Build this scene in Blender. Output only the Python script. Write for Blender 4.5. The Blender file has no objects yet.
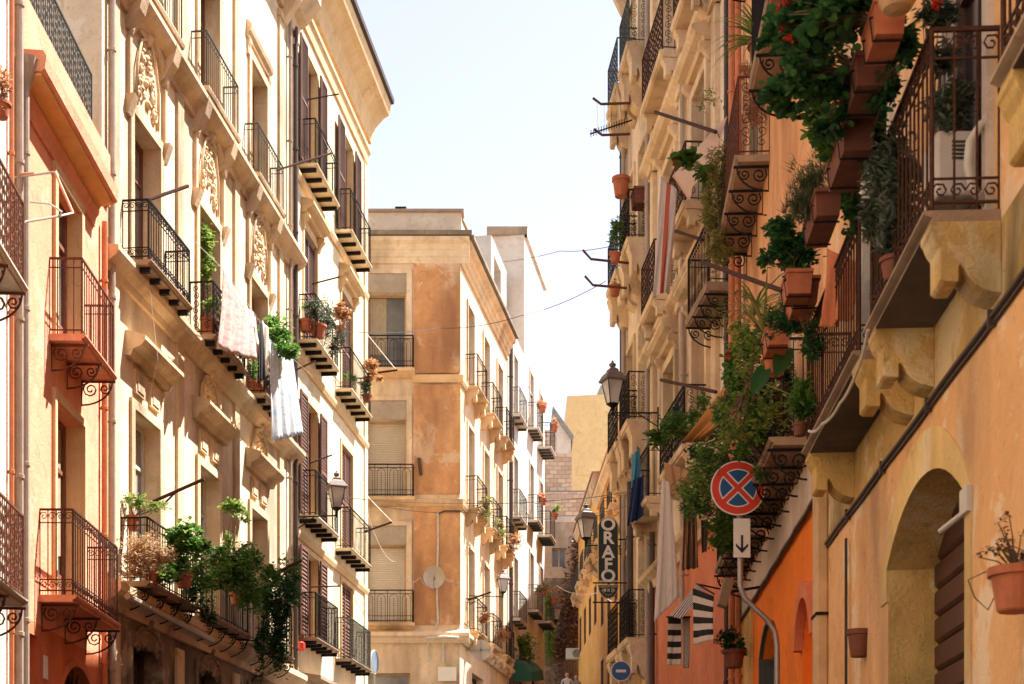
import bpy, bmesh, math, random
from mathutils import Vector, Matrix
R=math.radians
rnd=random.Random(7)
sc=bpy.context.scene
COL=sc.collection
FPX=1500.0; CX=512.0; HY=860.0; EYE=1.6
def at(px,py,Y):
    return Vector(((px-CX)/FPX*Y, Y, EYE+(HY-py)*Y/FPX))
# ------------------------------------------------------------ materials
def newmat(name):
    m=bpy.data.materials.new(name); m.use_nodes=True
    nt=m.node_tree; b=nt.nodes['Principled BSDF']
    return m,nt,b
def lk(nt,a,b): nt.links.new(a,b)
def noise(nt,scale,detail=6,rough=.6,vec=None,dist=0):
    n=nt.nodes.new('ShaderNodeTexNoise'); n.inputs['Scale'].default_value=scale
    n.inputs['Detail'].default_value=detail; n.inputs['Roughness'].default_value=rough
    n.inputs['Distortion'].default_value=dist
    if vec is not None: lk(nt,vec,n.inputs['Vector'])
    return n.outputs['Fac']
def ramp(nt,fac,a,b,ca=(0,0,0,1),cb=(1,1,1,1)):
    r=nt.nodes.new('ShaderNodeValToRGB'); e=r.color_ramp.elements
    e[0].position=a; e[1].position=b; e[0].color=ca; e[1].color=cb
    lk(nt,fac,r.inputs[0]); return r.outputs[0]
def mixc(nt,fac,a,b,k=1.0,mode='MIX'):
    m=nt.nodes.new('ShaderNodeMix'); m.data_type='RGBA'; m.blend_type=mode
    if k!=1.0 and not isinstance(fac,(int,float)):
        q=nt.nodes.new('ShaderNodeMath'); q.operation='MULTIPLY'; q.inputs[1].default_value=k
        lk(nt,fac,q.inputs[0]); fac=q.outputs[0]
    for s,v in ((m.inputs[0],fac),(m.inputs[6],a),(m.inputs[7],b)):
        if isinstance(v,(int,float)): s.default_value=v
        elif isinstance(v,tuple): s.default_value=v if len(v)==4 else (*v,1)
        else: lk(nt,v,s)
    return m.outputs[2]
def mapping(nt,vec,scale,rot=(0,0,0)):
    m=nt.nodes.new('ShaderNodeMapping'); m.inputs['Scale'].default_value=scale; m.inputs['Rotation'].default_value=rot
    lk(nt,vec,m.inputs['Vector']); return m.outputs[0]
def bump(nt,h,b,strength,dist=.02):
    n=nt.nodes.new('ShaderNodeBump'); n.inputs['Strength'].default_value=strength; n.inputs['Distance'].default_value=dist
    lk(nt,h,n.inputs['Height']); lk(nt,n.outputs[0],b.inputs['Normal'])
def mul(c,k): return tuple(min(1,x*k) for x in c)
def stucco(name,base,dark=None,stain=(.12,.08,.05),amt=.35,patch=None,patch_amt=.5,rough=.92,bmp=.5,seed=0):
    m,nt,b=newmat(name)
    tc=nt.nodes.new('ShaderNodeTexCoord').outputs['Object']
    mp=nt.nodes.new('ShaderNodeMapping'); mp.inputs['Location'].default_value=(seed*3.1,seed*1.7,seed*2.3)
    lk(nt,tc,mp.inputs['Vector']); tc=mp.outputs[0]
    dark=dark or mul(base,.72)
    n1=noise(nt,.7,9,.7,tc,.5)
    c=mixc(nt,ramp(nt,n1,.38,.60),base,dark)
    n4=noise(nt,3.2,7,.7,tc,.6)
    c=mixc(nt,ramp(nt,n4,.44,.64),c,mul(dark,.85),.55)
    if patch:
        n3=noise(nt,.9,9,.72,tc,.4)
        c=mixc(nt,ramp(nt,n3,.54,.58),c,patch,patch_amt)
    st=noise(nt,1.0,3.5,.62,mapping(nt,tc,(.7,.7,.22)))
    c=mixc(nt,ramp(nt,st,.47,.68),c,stain,amt)
    n5=noise(nt,9,4,.6,tc)
    c=mixc(nt,ramp(nt,n5,.63,.70),c,stain,amt*.35)
    cr=noise(nt,1.7,10,.75,tc,1.6); c=mixc(nt,ramp(nt,cr,.57,.62),c,mul(dark,.6),.5)
    lk(nt,c,b.inputs['Base Color']); b.inputs['Roughness'].default_value=rough
    h=nt.nodes.new('ShaderNodeMath'); h.operation='ADD'
    lk(nt,noise(nt,26,6,.7,tc),h.inputs[0]); lk(nt,n4,h.inputs[1])
    bump(nt,h.outputs[0],b,bmp,.03)
    return m
def simple(name,base,rough=.6,metal=0,var=.25,scale=8,bmp=.15,dark=None):
    m,nt,b=newmat(name)
    tc=nt.nodes.new('ShaderNodeTexCoord').outputs['Object']
    n=noise(nt,scale,6,.65,tc)
    c=mixc(nt,ramp(nt,n,.35,.7),base,dark or mul(base,1-var))
    lk(nt,c,b.inputs['Base Color']); b.inputs['Roughness'].default_value=rough; b.inputs['Metallic'].default_value=metal
    if 'iron' in name: b.inputs['Specular IOR Level'].default_value=.12
    if bmp: bump(nt,noise(nt,scale*4,4,.6,tc),b,bmp,.01)
    return m
def leafmat(name,ca,cb,cc=None,trans=.35):
    m,nt,b=newmat(name)
    g=nt.nodes.new('ShaderNodeNewGeometry').outputs['Random Per Island']
    r=nt.nodes.new('ShaderNodeValToRGB'); e=r.color_ramp.elements
    e[0].color=(*ca,1); e[1].color=(*cb,1)
    if cc: x=e.new(.8); x.color=(*cb,1); e[-1].color=(*cc,1)
    lk(nt,g,r.inputs[0]); lk(nt,r.outputs[0],b.inputs['Base Color'])
    b.inputs['Roughness'].default_value=.55
    t=nt.nodes.new('ShaderNodeBsdfTranslucent'); lk(nt,r.outputs[0],t.inputs['Color'])
    mx=nt.nodes.new('ShaderNodeMixShader'); mx.inputs[0].default_value=trans
    out=nt.nodes['Material Output']
    lk(nt,b.outputs[0],mx.inputs[1]); lk(nt,t.outputs[0],mx.inputs[2]); lk(nt,mx.outputs[0],out.inputs['Surface'])
    return m
def clothmat(name,base,fn=None,trans=.3):
    m,nt,b=newmat(name)
    uv=nt.nodes.new('ShaderNodeTexCoord').outputs['UV']
    n=noise(nt,14,4,.6,uv); c=mixc(nt,ramp(nt,n,.4,.7),base,mul(base,.88))
    if fn: c=fn(nt,uv,c)
    lk(nt,c,b.inputs['Base Color']); b.inputs['Roughness'].default_value=.9
    t=nt.nodes.new('ShaderNodeBsdfTranslucent'); lk(nt,c,t.inputs['Color'])
    mx=nt.nodes.new('ShaderNodeMixShader'); mx.inputs[0].default_value=trans
    lk(nt,b.outputs[0],mx.inputs[1]); lk(nt,t.outputs[0],mx.inputs[2]); lk(nt,mx.outputs[0],nt.nodes['Material Output'].inputs['Surface'])
    return m
def stripes(axis,n,col,duty=.5):
    def f(nt,uv,c):
        s=nt.nodes.new('ShaderNodeSeparateXYZ'); lk(nt,uv,s.inputs[0])
        m1=nt.nodes.new('ShaderNodeMath'); m1.operation='MULTIPLY'; m1.inputs[1].default_value=n; lk(nt,s.outputs[axis],m1.inputs[0])
        m2=nt.nodes.new('ShaderNodeMath'); m2.operation='FRACT'; lk(nt,m1.outputs[0],m2.inputs[0])
        m3=nt.nodes.new('ShaderNodeMath'); m3.operation='GREATER_THAN'; m3.inputs[1].default_value=duty; lk(nt,m2.outputs[0],m3.inputs[0])
        return mixc(nt,m3.outputs[0],c,col)
    return f
def blotch(col,scale=9,a=.52,b=.58):
    def f(nt,uv,c):
        return mixc(nt,ramp(nt,noise(nt,scale,5,.7,uv,.8),a,b),c,col)
    return f
M={}
M['salmon']=stucco('salmon_plaster',(.84,.38,.22),(.78,.31,.17),(.40,.18,.10),.4,(.84,.50,.33),.5,seed=1)
M['salmon_low']=stucco('salmon_low_plaster',(.72,.22,.08),(.60,.16,.05),(.2,.06,.03),.4,seed=2)
M['white_wall']=stucco('white_plaster',(.70,.60,.49),(.62,.51,.40),(.4,.3,.2),.2,seed=3)
M['cream']=stucco('cream_plaster',(.84,.69,.48),(.76,.59,.38),(.26,.17,.10),.75,(.82,.72,.56),.8,seed=4)
M['cream_trim']=stucco('cream_trim_plaster',(.82,.63,.40),(.70,.50,.29),(.20,.12,.07),.75,seed=5)
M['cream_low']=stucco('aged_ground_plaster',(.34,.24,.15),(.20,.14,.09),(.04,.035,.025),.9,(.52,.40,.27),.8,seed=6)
M['cream3']=stucco('pale_cream_plaster',(.84,.72,.50),(.78,.63,.40),(.38,.25,.14),.5,seed=7)
M['cream3_trim']=stucco('ochre_trim_plaster',(.76,.56,.31),(.70,.47,.24),(.35,.2,.1),.25,seed=8)
M['ochre']=stucco('ochre_rough_plaster',(.80,.44,.20),(.68,.33,.14),(.30,.14,.07),.85,(.82,.60,.38),.85,bmp=1.0,seed=9)
M['mfront']=stucco('sand_plaster',(.84,.68,.48),(.76,.57,.38),(.22,.14,.08),.8,(.76,.6,.42),.5,seed=10)
M['mgrey']=stucco('grey_patch_plaster',(.46,.38,.29),(.38,.31,.23),(.18,.13,.09),.4,seed=11)
M['mside']=stucco('bright_side_plaster',(.84,.64,.42),(.78,.55,.33),(.36,.24,.14),.6,seed=12)
M['mcornice']=stucco('ochre_cornice_plaster',(.82,.58,.33),(.72,.46,.23),(.18,.11,.06),.8,seed=13)
M['mold']=stucco('mossy_edge_plaster',(.32,.25,.17),(.2,.16,.11),(.06,.05,.04),.6,seed=14)
M['white2']=stucco('chalk_white_plaster',(.72,.64,.54),(.64,.55,.45),(.45,.36,.28),.3,seed=15)
M['r1']=stucco('peach_plaster',(.84,.50,.23),(.76,.41,.16),(.24,.12,.06),.7,(.80,.58,.38),.8,seed=16)
M['r1_yellow']=stucco('yellow_plaster',(.80,.54,.19),(.62,.39,.12),(.10,.07,.03),1.0,(.78,.62,.36),.8,bmp=.9,seed=17)
M['r1_low']=stucco('peach_low_plaster',(.88,.54,.26),(.81,.44,.18),(.28,.16,.09),.7,(.86,.66,.44),.9,seed=27)
M['r2']=stucco('orange_plaster',(.97,.26,.012),(.94,.22,.01),(.62,.12,.012),.3,seed=18)
M['r2_up']=stucco('apricot_plaster',(.84,.48,.22),(.76,.38,.15),(.30,.12,.05),.7,seed=19)
M['r3']=stucco('tan_plaster',(.86,.74,.57),(.76,.61,.43),(.2,.12,.07),.8,(.76,.60,.44),.6,seed=20)
M['r3_trim']=stucco('tan_trim_plaster',(.84,.66,.43),(.70,.50,.29),(.17,.1,.05),.8,seed=21)
M['red_wall']=stucco('terracotta_plaster',(.74,.25,.12),(.66,.19,.08),(.3,.09,.04),.3,seed=22)
M['yellow_low']=stucco('butter_plaster',(.85,.55,.19),(.78,.47,.14),(.4,.2,.06),.3,seed=23)
M['yhouse']=stucco('golden_plaster',(.88,.44,.08),(.80,.36,.06),(.4,.18,.06),.3,(.86,.60,.3),.4,seed=24)
M['ytower']=stucco('straw_plaster',(.90,.63,.30),(.86,.57,.25),(.5,.35,.15),.2,seed=25)
M['slab']=stucco('weathered_slab_stone',(.46,.33,.22),(.34,.23,.15),(.1,.07,.04),.5,seed=26)
M['stone_white']=stucco('pale_band_stone',(.72,.62,.50),(.6,.5,.4),(.3,.22,.15),.4,seed=28)
M['iron']=simple('black_iron',(.022,.018,.016),.75,0,.3,20)
M['iron_grey']=simple('grey_green_iron',(.075,.085,.08),.7,0,.3,20)
M['iron_rust']=simple('rusty_iron',(.085,.038,.024),.8,0,.5,25)
M['iron_brown']=simple('brown_iron',(.16,.065,.04),.75,0,.5,25)
M['steel']=simple('galvanised_steel',(.36,.34,.32),.45,.6,.2,12)
M['pipe']=simple('painted_drainpipe',(.42,.33,.26),.5,.1,.25,5)
M['pipe_dark']=simple('dark_drainpipe',(.07,.045,.035),.55,.1,.3,5)
M['pipe_orange']=simple('orange_drainpipe',(.62,.20,.07),.5,.0,.3,5)
M['pipe_cream']=simple('cream_drainpipe',(.68,.42,.2),.5,.0,.35,3)
M['shutter']=simple('brown_louvre_wood',(.17,.075,.045),.6,0,.35,6)
M['wood']=simple('dark_door_wood',(.085,.030,.018),.55,0,.4,5)
M['wood_frame']=simple('red_brown_frame_wood',(.24,.10,.055),.55,0,.3,6)
M['frame_white']=simple('white_window_frame',(.66,.60,.52),.5,0,.15,6)
M['frame_tan']=simple('tan_window_frame',(.5,.34,.2),.5,0,.2,6)
M['roller']=simple('beige_roller_shutter',(.62,.54,.44),.5,0,.12,3)
M['roller_white']=simple('white_roller_shutter',(.74,.66,.56),.5,0,.1,3)
M['blind']=simple('green_blind',(.045,.085,.07),.7,0,.3,6)
M['terracotta']=simple('terracotta_clay',(.48,.145,.06),.8,0,.35,7)
M['terracotta_dark']=simple('dark_shaded_terracotta',(.20,.065,.035),.85,0,.4,7)  # darkened clay for brown pots; on the hung troughs it paints in shade
M['soffit']=stucco('shaded_soffit_stone',(.14,.10,.075),(.09,.065,.05),(.04,.03,.02),.6,seed=33)  # dark brown puts the shade under the near balconies into the colour
M['clay_tan']=simple('tan_clay',(.50,.30,.14),.8,0,.3,7)
M['soil']=simple('dark_soil',(.05,.03,.02),.95,0,.4,30,.6)
M['stem']=simple('brown_stem',(.16,.10,.05),.8,0,.4,20)
M['cable']=simple('black_cable',(.03,.028,.028),.6)
M['cable_white']=simple('white_cable',(.62,.56,.48),.6)
M['plastic_white']=simple('white_plastic',(.56,.52,.46),.4,0,.12,5)
M['dish']=simple('grey_dish_metal',(.50,.42,.34),.5,.2,.2,6)
M['red_paint']=simple('red_sign_paint',(.72,.055,.025),.4,0,.12,4,.03)
M['blue_paint']=simple('blue_sign_paint',(.02,.10,.27),.4,0,.15,4,.03)
M['dull_blue']=simple('faded_blue_sign_paint',(.16,.22,.28),.6,0,.15,4,.03)
M['white_paint']=simple('white_sign_paint',(.80,.76,.68),.4,0,.1,4,.03)
M['black_paint']=simple('black_sign_paint',(.02,.02,.02),.4,0,.1,4,.03)
M['sign_green']=simple('bottle_green_sign_paint',(.010,.016,.013),.6,0,.2,4,.03)
M['sign_gold']=simple('gold_sign_paint',(.62,.46,.14),.4,0,.15,4,.03)
M['letter']=simple('cream_letter_paint',(.80,.72,.60),.4,0,.05,4,.03)
M['awning_green']=simple('green_awning_cloth',(.015,.10,.055),.8,0,.2,4)
M['roof_tile']=simple('clay_roof_tiles',(.42,.20,.11),.85,0,.45,10,.5)
M['roof_grey']=simple('grey_flat_roof',(.28,.26,.24),.9,0,.3,4)
M['skin']=simple('skin',(.55,.33,.23),.55,0,.1,10,.05)
M['hair']=simple('dark_hair',(.04,.025,.018),.6,0,.3,30,.2)
M['shirt_white']=simple('white_shirt',(.65,.62,.58),.9,0,.1,8,.1)
M['shirt_grey']=simple('grey_shirt',(.3,.27,.26),.9,0,.1,8,.1)
M['jeans']=simple('dark_trousers',(.05,.06,.09),.9,0,.1,8,.1)
def glass(name,c,rough=.12):
    m,nt,b=newmat(name)
    tc=nt.nodes.new('ShaderNodeTexCoord').outputs['Object']
    cc=mixc(nt,ramp(nt,noise(nt,1.5,3,.6,tc),.35,.65),c,mul(c,.5))
    lk(nt,cc,b.inputs['Base Color']); b.inputs['Roughness'].default_value=rough
    b.inputs['Specular IOR Level'].default_value=.6
    return m
M['curtain']=simple('pale_curtain',(.60,.56,.49),.7,0,.2,4,0)
M['curtain_tan']=simple('tan_curtain',(.42,.33,.22),.7,0,.25,4,0)
M['glass']=glass('dark_window_glass',(.06,.055,.05))
M['glass_black']=glass('unlit_doorway_glass',(.012,.011,.010))  # near-black colour puts the shade of unlit openings into the panes
M['lamp_cap']=simple('weathered_lamp_cap',(.20,.14,.12),.6,0,.3,10)
M['glass_light']=glass('curtain_and_sky_glass',(.34,.33,.31),.2)  # pale pane colour stands in for curtains and reflected sky
M['glass_grey']=glass('grey_window_glass',(.16,.15,.135),.25)  # pane colour between the dark and the pale glass
M['lamp_glass']=glass('frosted_lamp_glass',(.74,.70,.66),.4)
M['g_dark']=leafmat('deep_green_leaves',(.012,.055,.018),(.035,.13,.03),(.09,.24,.05))
M['g_mid']=leafmat('mid_green_leaves',(.04,.12,.02),(.12,.25,.04),(.22,.34,.07),.45)
M['g_light']=leafmat('light_green_leaves',(.09,.18,.03),(.25,.34,.07),(.38,.42,.12),.45)
M['g_grey']=leafmat('grey_green_leaves',(.05,.075,.045),(.13,.16,.11),(.2,.22,.16))
M['g_rose']=leafmat('needle_green_leaves',(.03,.06,.02),(.09,.12,.05),(.16,.17,.08))
M['g_yellow']=leafmat('yellow_green_leaves',(.13,.15,.03),(.30,.28,.07),(.42,.33,.12))
M['dry']=leafmat('dry_straw_leaves',(.28,.17,.08),(.48,.32,.16),(.62,.47,.28))
M['dry_orange']=leafmat('dry_orange_leaves',(.38,.17,.07),(.56,.30,.14),(.62,.42,.28))
M['dry_dark']=leafmat('withered_brown_leaves',(.10,.05,.03),(.22,.11,.07),(.32,.18,.12))
M['fl_red']=leafmat('red_petals',(.45,.015,.012),(.65,.03,.02),None,.2)
M['fl_purple']=leafmat('purple_petals',(.07,.02,.09),(.18,.07,.2),None,.2)
M['fl_pink']=leafmat('orange_petals',(.75,.25,.10),(.82,.42,.25),None,.2)
# ------------------------------------------------------------ mesh builder
class MB:
    def __init__(s): s.v=[]; s.f=[]; s.uv={}
    def add(s,vs,fs):
        o=len(s.v); s.v+= [Vector(v) for v in vs]; s.f+=[tuple(o+i for i in f) for f in fs]
    def hexa(s,p):
        s.add(p,[(0,3,2,1),(4,5,6,7),(0,1,5,4),(1,2,6,5),(2,3,7,6),(3,0,4,7)])
    def box(s,a,b):
        x0,y0,z0=a; x1,y1,z1=b
        s.hexa([(x0,y0,z0),(x1,y0,z0),(x1,y1,z0),(x0,y1,z0),(x0,y0,z1),(x1,y0,z1),(x1,y1,z1),(x0,y1,z1)])
    def tube(s,pts,r,n=5,r1=None,cap=True):
        pts=[Vector(p) for p in pts]; L=len(pts)
        if L<2: return
        r1=r if r1 is None else r1
        up=Vector((0,0,1)); o=len(s.v)
        prev=None
        for i,p in enumerate(pts):
            t=(pts[min(i+1,L-1)]-pts[max(i-1,0)])
            t=t.normalized() if t.length>1e-9 else Vector((0,0,1))
            if prev is None:
                a=t.cross(up)
                if a.length<.1: a=t.cross(Vector((1,0,0)))
            else:
                a=prev-t*prev.dot(t)
                if a.length<1e-4: a=t.cross(up)
            a.normalize(); prev=a; b=t.cross(a)
            rr=r+(r1-r)*i/(L-1)
            for k in range(n):
                q=2*math.pi*(k+.5)/n
                s.v.append(p+(a*math.cos(q)+b*math.sin(q))*rr)
        for i in range(L-1):
            for k in range(n):
                k2=(k+1)%n
                s.f.append((o+i*n+k,o+i*n+k2,o+(i+1)*n+k2,o+(i+1)*n+k))
        if cap:
            s.f.append(tuple(o+k for k in range(n))[::-1]); s.f.append(tuple(o+(L-1)*n+k for k in range(n)))
    def lathe(s,c,prof,n=16,axis=None):
        # prof list of (r,z); about vertical axis through c
        c=Vector(c); o=len(s.v)
        for r,z in prof:
            for k in range(n):
                q=2*math.pi*k/n
                s.v.append(c+Vector((r*math.cos(q),r*math.sin(q),z)))
        for i in range(len(prof)-1):
            for k in range(n):
                k2=(k+1)%n
                s.f.append((o+i*n+k,o+i*n+k2,o+(i+1)*n+k2,o+(i+1)*n+k))
        s.f.append(tuple(o+k for k in range(n))[::-1]); s.f.append(tuple(o+(len(prof)-1)*n+k for k in range(n)))
    def build(s,name,mat,parent=None,smooth=False,loc=None,bevel=0,recalc=False):
        me=bpy.data.meshes.new(name)
        org=wloc(parent) if parent is not None else (Vector(loc) if loc is not None else Vector((0,0,0)))
        me.from_pydata([tuple(v-org) for v in s.v],[],s.f)
        if recalc:
            bm=bmesh.new(); bm.from_mesh(me); bmesh.ops.recalc_face_normals(bm,faces=bm.faces); bm.to_mesh(me); bm.free()
        if isinstance(mat,str): mat=M[mat]
        me.materials.append(mat)
        if smooth:
            for p in me.polygons: p.use_smooth=True
        ob=bpy.data.objects.new(name,me); COL.objects.link(ob)
        if parent is not None: ob.parent=parent
        elif loc is not None: ob.location=loc
        if bevel:
            b=ob.modifiers.new('bevel','BEVEL'); b.width=bevel; b.segments=2; b.limit_method='ANGLE'
        return ob
def wloc(o):
    v=Vector((0,0,0))
    while o is not None: v+=o.location; o=o.parent
    return v
def tag(o,label,cat,group=None,kind=None):
    o['label']=label
    if cat: o['category']=cat
    if group: o['group']=group
    if kind: o['kind']=kind
    return o
def thing(name,label,cat,loc,group=None):
    o=bpy.data.objects.new(name,None); o.empty_display_size=.2; o.location=loc; COL.objects.link(o)
    return tag(o,label,cat,group)
# ------------------------------------------------------------ facade frame
class Fac:
    def __init__(s,a,b,side):
        s.a=Vector((a[0],a[1],0)); s.b=Vector((b[0],b[1],0)); d=s.b-s.a; s.L=d.length; s.u=d.normalized()
        s.n=Vector((s.u.y,-s.u.x,0)) if side=='L' else Vector((-s.u.y,s.u.x,0))
        s.holes=[]
    def P(s,t,z,n=0): return s.a+s.u*t+s.n*n+Vector((0,0,z))
    def hit(s,px,off=0):
        k=(px-CX)/FPX; a=s.a+s.n*off
        # a.x+u.x t = k (a.y+u.y t)
        t=(k*a.y-a.x)/(s.u.x-k*s.u.y); return t,a.y+s.u.y*t
    def s(s_,px,off=0): return s_.hit(px,off)[0]
    def z(s,px,py,off=0):
        Y=s.hit(px,off)[1]; return EYE+(HY-py)*Y/FPX
    def sY(s,Y): return (Y-s.a.y)/s.u.y
    def box(s,mb,s0,s1,z0,z1,n0,n1):
        mb.hexa([s.P(s0,z0,n0),s.P(s1,z0,n0),s.P(s1,z0,n1),s.P(s0,z0,n1),s.P(s0,z1,n0),s.P(s1,z1,n0),s.P(s1,z1,n1),s.P(s0,z1,n1)])
    def extr(s,mb,prof,s0,s1):
        k=len(prof); o=len(mb.v)
        for t in (s0,s1):
            for n,z in prof: mb.v.append(s.P(t,z,n))
        for i in range(k):
            j=(i+1)%k; mb.f.append((o+i,o+j,o+k+j,o+k+i))
        mb.f.append(tuple(o+i for i in range(k))[::-1]); mb.f.append(tuple(o+k+i for i in range(k)))
    def wall(s,mb,s0,s1,z0,z1,reveal=.28):
        H=[h for h in s.holes if h[0]<s1 and h[1]>s0 and h[2]<z1 and h[3]>z0]
        S=sorted({s0,s1}|{max(s0,min(s1,x)) for h in H for x in h[:2]})
        Z=sorted({z0,z1}|{max(z0,min(z1,x)) for h in H for x in h[2:4]})
        for i in range(len(S)-1):
            for j in range(len(Z)-1):
                if S[i+1]-S[i]<1e-5 or Z[j+1]-Z[j]<1e-5: continue
                cs=(S[i]+S[i+1])/2; cz=(Z[j]+Z[j+1])/2
                if any(h[0]<cs<h[1] and h[2]<cz<h[3] for h in H): continue
                mb.add([s.P(S[i],Z[j]),s.P(S[i+1],Z[j]),s.P(S[i+1],Z[j+1]),s.P(S[i],Z[j+1])],[(0,1,2,3)])
        for h in H:
            a,b,c,d=h[:4]; dp=h[4] if len(h)>4 else reveal; ar=h[5] if len(h)>5 else 0
            c=max(c,z0); d=min(d,z1)
            ds=d-ar
            mb.add([s.P(a,c),s.P(a,ds),s.P(a,ds,-dp),s.P(a,c,-dp)],[(0,1,2,3)])
            mb.add([s.P(b,c),s.P(b,ds),s.P(b,ds,-dp),s.P(b,c,-dp)],[(3,2,1,0)])
            mb.add([s.P(a,c),s.P(b,c),s.P(b,c,-dp),s.P(a,c,-dp)],[(0,1,2,3)])
            if not ar:
                mb.add([s.P(a,d),s.P(b,d),s.P(b,d,-dp),s.P(a,d,-dp)],[(3,2,1,0)])
            else:
                pts=arch_pts(a,b,ds,d)
                for (p,q) in zip(pts[:-1],pts[1:]):
                    mb.add([s.P(*p),s.P(*q),s.P(*q,-dp),s.P(*p,-dp)],[(0,1,2,3)])
                    mb.add([s.P(*p),s.P(*q),s.P(q[0],d),s.P(p[0],d)],[(0,1,2,3)])
    def body(s,mb,s0,s1,z0,z1,depth,n0=0):
        p=[s.P(s0,z0,n0),s.P(s1,z0,n0),s.P(s1,z0,-depth),s.P(s0,z0,-depth),s.P(s0,z1,n0),s.P(s1,z1,n0),s.P(s1,z1,-depth),s.P(s0,z1,-depth)]
        mb.add(p,[(4,5,6,7),(1,2,6,5),(2,3,7,6),(3,0,4,7)])
def arch_pts(a,b,zs,zt,n=14):
    w=(b-a)/2; h=zt-zs; cx=(a+b)/2
    if h>=w*.98:
        return [(cx-w*math.cos(math.pi*i/n),zs+h*math.sin(math.pi*i/n)) for i in range(n+1)]
    r=(w*w+h*h)/(2*h); th=math.asin(w/r)
    return [(cx+r*math.sin(-th+2*th*i/n),zt-r+r*math.cos(-th+2*th*i/n)) for i in range(n+1)]
# ------------------------------------------------------------ ironwork
def spiral(c,d,r,turns=1.4,ph=0,sg=1,n=12,vz=Vector((0,0,1))):
    return [c+(d*math.cos(ph+sg*2*math.pi*turns*i/n)+vz*math.sin(ph+sg*2*math.pi*turns*i/n))*(r*(1-.8*i/n)) for i in range(n+1)]
def sscroll(mb,c,d,w,h,r,sg=1):
    """an S of two opposed spirals, centred at c, in the plane (d, up)"""
    z=Vector((0,0,1)); q=h*.25
    up=spiral(c+z*q,d,q,1.25,-math.pi/2,sg,9); dn=spiral(c-z*q,d,q,1.25,math.pi/2,sg,9)
    up=[c+z*q+Vector(p-(c+z*q))*1 for p in up]
    mb.tube(up,r,4,cap=False); mb.tube(dn,r,4,cap=False)
def rail_seg(mb,A,B,h,style,step=.12,r=.009):
    d=(B-A); L=d.length; d=d.normalized(); z=Vector((0,0,1))
    if style!='none':
        mb.tube([A+z*h,B+z*h],r*2.0,4); mb.tube([A+z*.06,B+z*.06],r*1.3,4)
    n=max(1,round(L/step))
    if style=='bars':
        for i in range(n+1): mb.tube([A+d*(L*i/n)+z*.0,A+d*(L*i/n)+z*h],r*(1.5 if i in(0,n) else 1),4,cap=False)
        mb.tube([A+z*(h-.12),B+z*(h-.12)],r,4)
    elif style=='band':
        for i in range(n+1): mb.tube([A+d*(L*i/n)+z*0,A+d*(L*i/n)+z*h],r*(1.5 if i in(0,n) else 1),4,cap=False)
        for zz in (.2,h-.17): mb.tube([A+z*zz,B+z*zz],r,4)
        m=max(1,round(L/.2))
        for i in range(m):
            c=A+d*(L*(i+.5)/m)
            for zz,rr in ((.13,.06),(h-.085,.07)):
                for sg in (1,-1):
                    mb.tube(spiral(c+d*(sg*L/m*.25)+z*zz,d*sg,rr*.85,1.3,0,1,8),r*.8,4,cap=False)
    elif style=='scroll':
        m=max(1,round(L/.19))
        for i in range(m+1): mb.tube([A+d*(L*i/m),A+d*(L*i/m)+z*h],r*(1.5 if i in(0,m) else .9),4,cap=False)
        for i in range(m):
            c=A+d*(L*(i+.5)/m)
            for k,zz in enumerate((.22,.50,.78)):
                sscroll(mb,c+z*(zz*h+.03),d,.17,.27*h,r*.85,1 if (i+k)%2 else -1)
            mb.tube([c+z*.05+d*.0,c+z*h],r*.6,4,cap=False)
    elif style=='arch':
        m=max(1,round(L/.42))
        mb.tube([A+z*(h-.1),B+z*(h-.1)],r,4); mb.tube([A+z*.2,B+z*.2],r,4)
        for i in range(m):
            c=A+d*(L*(i+.5)/m); w=L/m
            mb.tube([c-d*w*.5,c-d*w*.5+z*h],r,4,cap=False)
            for q in (-.32,0,.32): mb.tube([c+d*w*q+z*.0,c+d*w*q+z*(h-.22)],r*.8,4,cap=False)
            mb.tube([c+d*w*(-.32*math.cos(math.pi*j/6))+z*(h-.24+.12*math.sin(math.pi*j/6)) for j in range(7)],r*.8,4,cap=False)
        mb.tube([B,B+z*h],r*1.4,4)
    elif style=='net':
        for i in range(n+1): mb.tube([A+d*(L*i/n),A+d*(L*i/n)+z*h],r,4,cap=False)
        mb.tube([A+z*h*.5,B+z*h*.5],r,4)
        k=A+z*.04; mb.hexa([k,k+d*L,k+d*L+Vector((.004,.004,0)),k+Vector((.004,.004,0)),k+z*(h-.08),k+d*L+z*(h-.08),k+d*L+z*(h-.08)+Vector((.004,.004,0)),k+z*(h-.08)+Vector((.004,.004,0))])
def scroll_bracket(mb,fac,t,z,proj,r=.014,drop=.34):
    n=fac.n; c=fac.P(t,z,0); zv=Vector((0,0,1))
    mb.tube([c-zv*.02,c+n*proj*1.05-zv*.02],r*1.4,4)
    mb.tube([c,c-zv*drop],r,4)
    arc=[c+n*(proj*.95*math.sin(a))-zv*(.03+drop*.95*(1-math.sin(a*1.0))*.0+drop*.95*(math.cos(a))) for a in [math.pi/2*i/7 for i in range(8)]]
    mb.tube(arc,r,4)
    mb.tube(spiral(c+n*.13-zv*(.13),n,.11,1.6,math.pi*.75,1,13),r*.9,4)
    mb.tube(spiral(c+n*(proj*.72)-zv*.12,n,.085,1.5,math.pi*.2,-1,11),r*.9,4)
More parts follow.
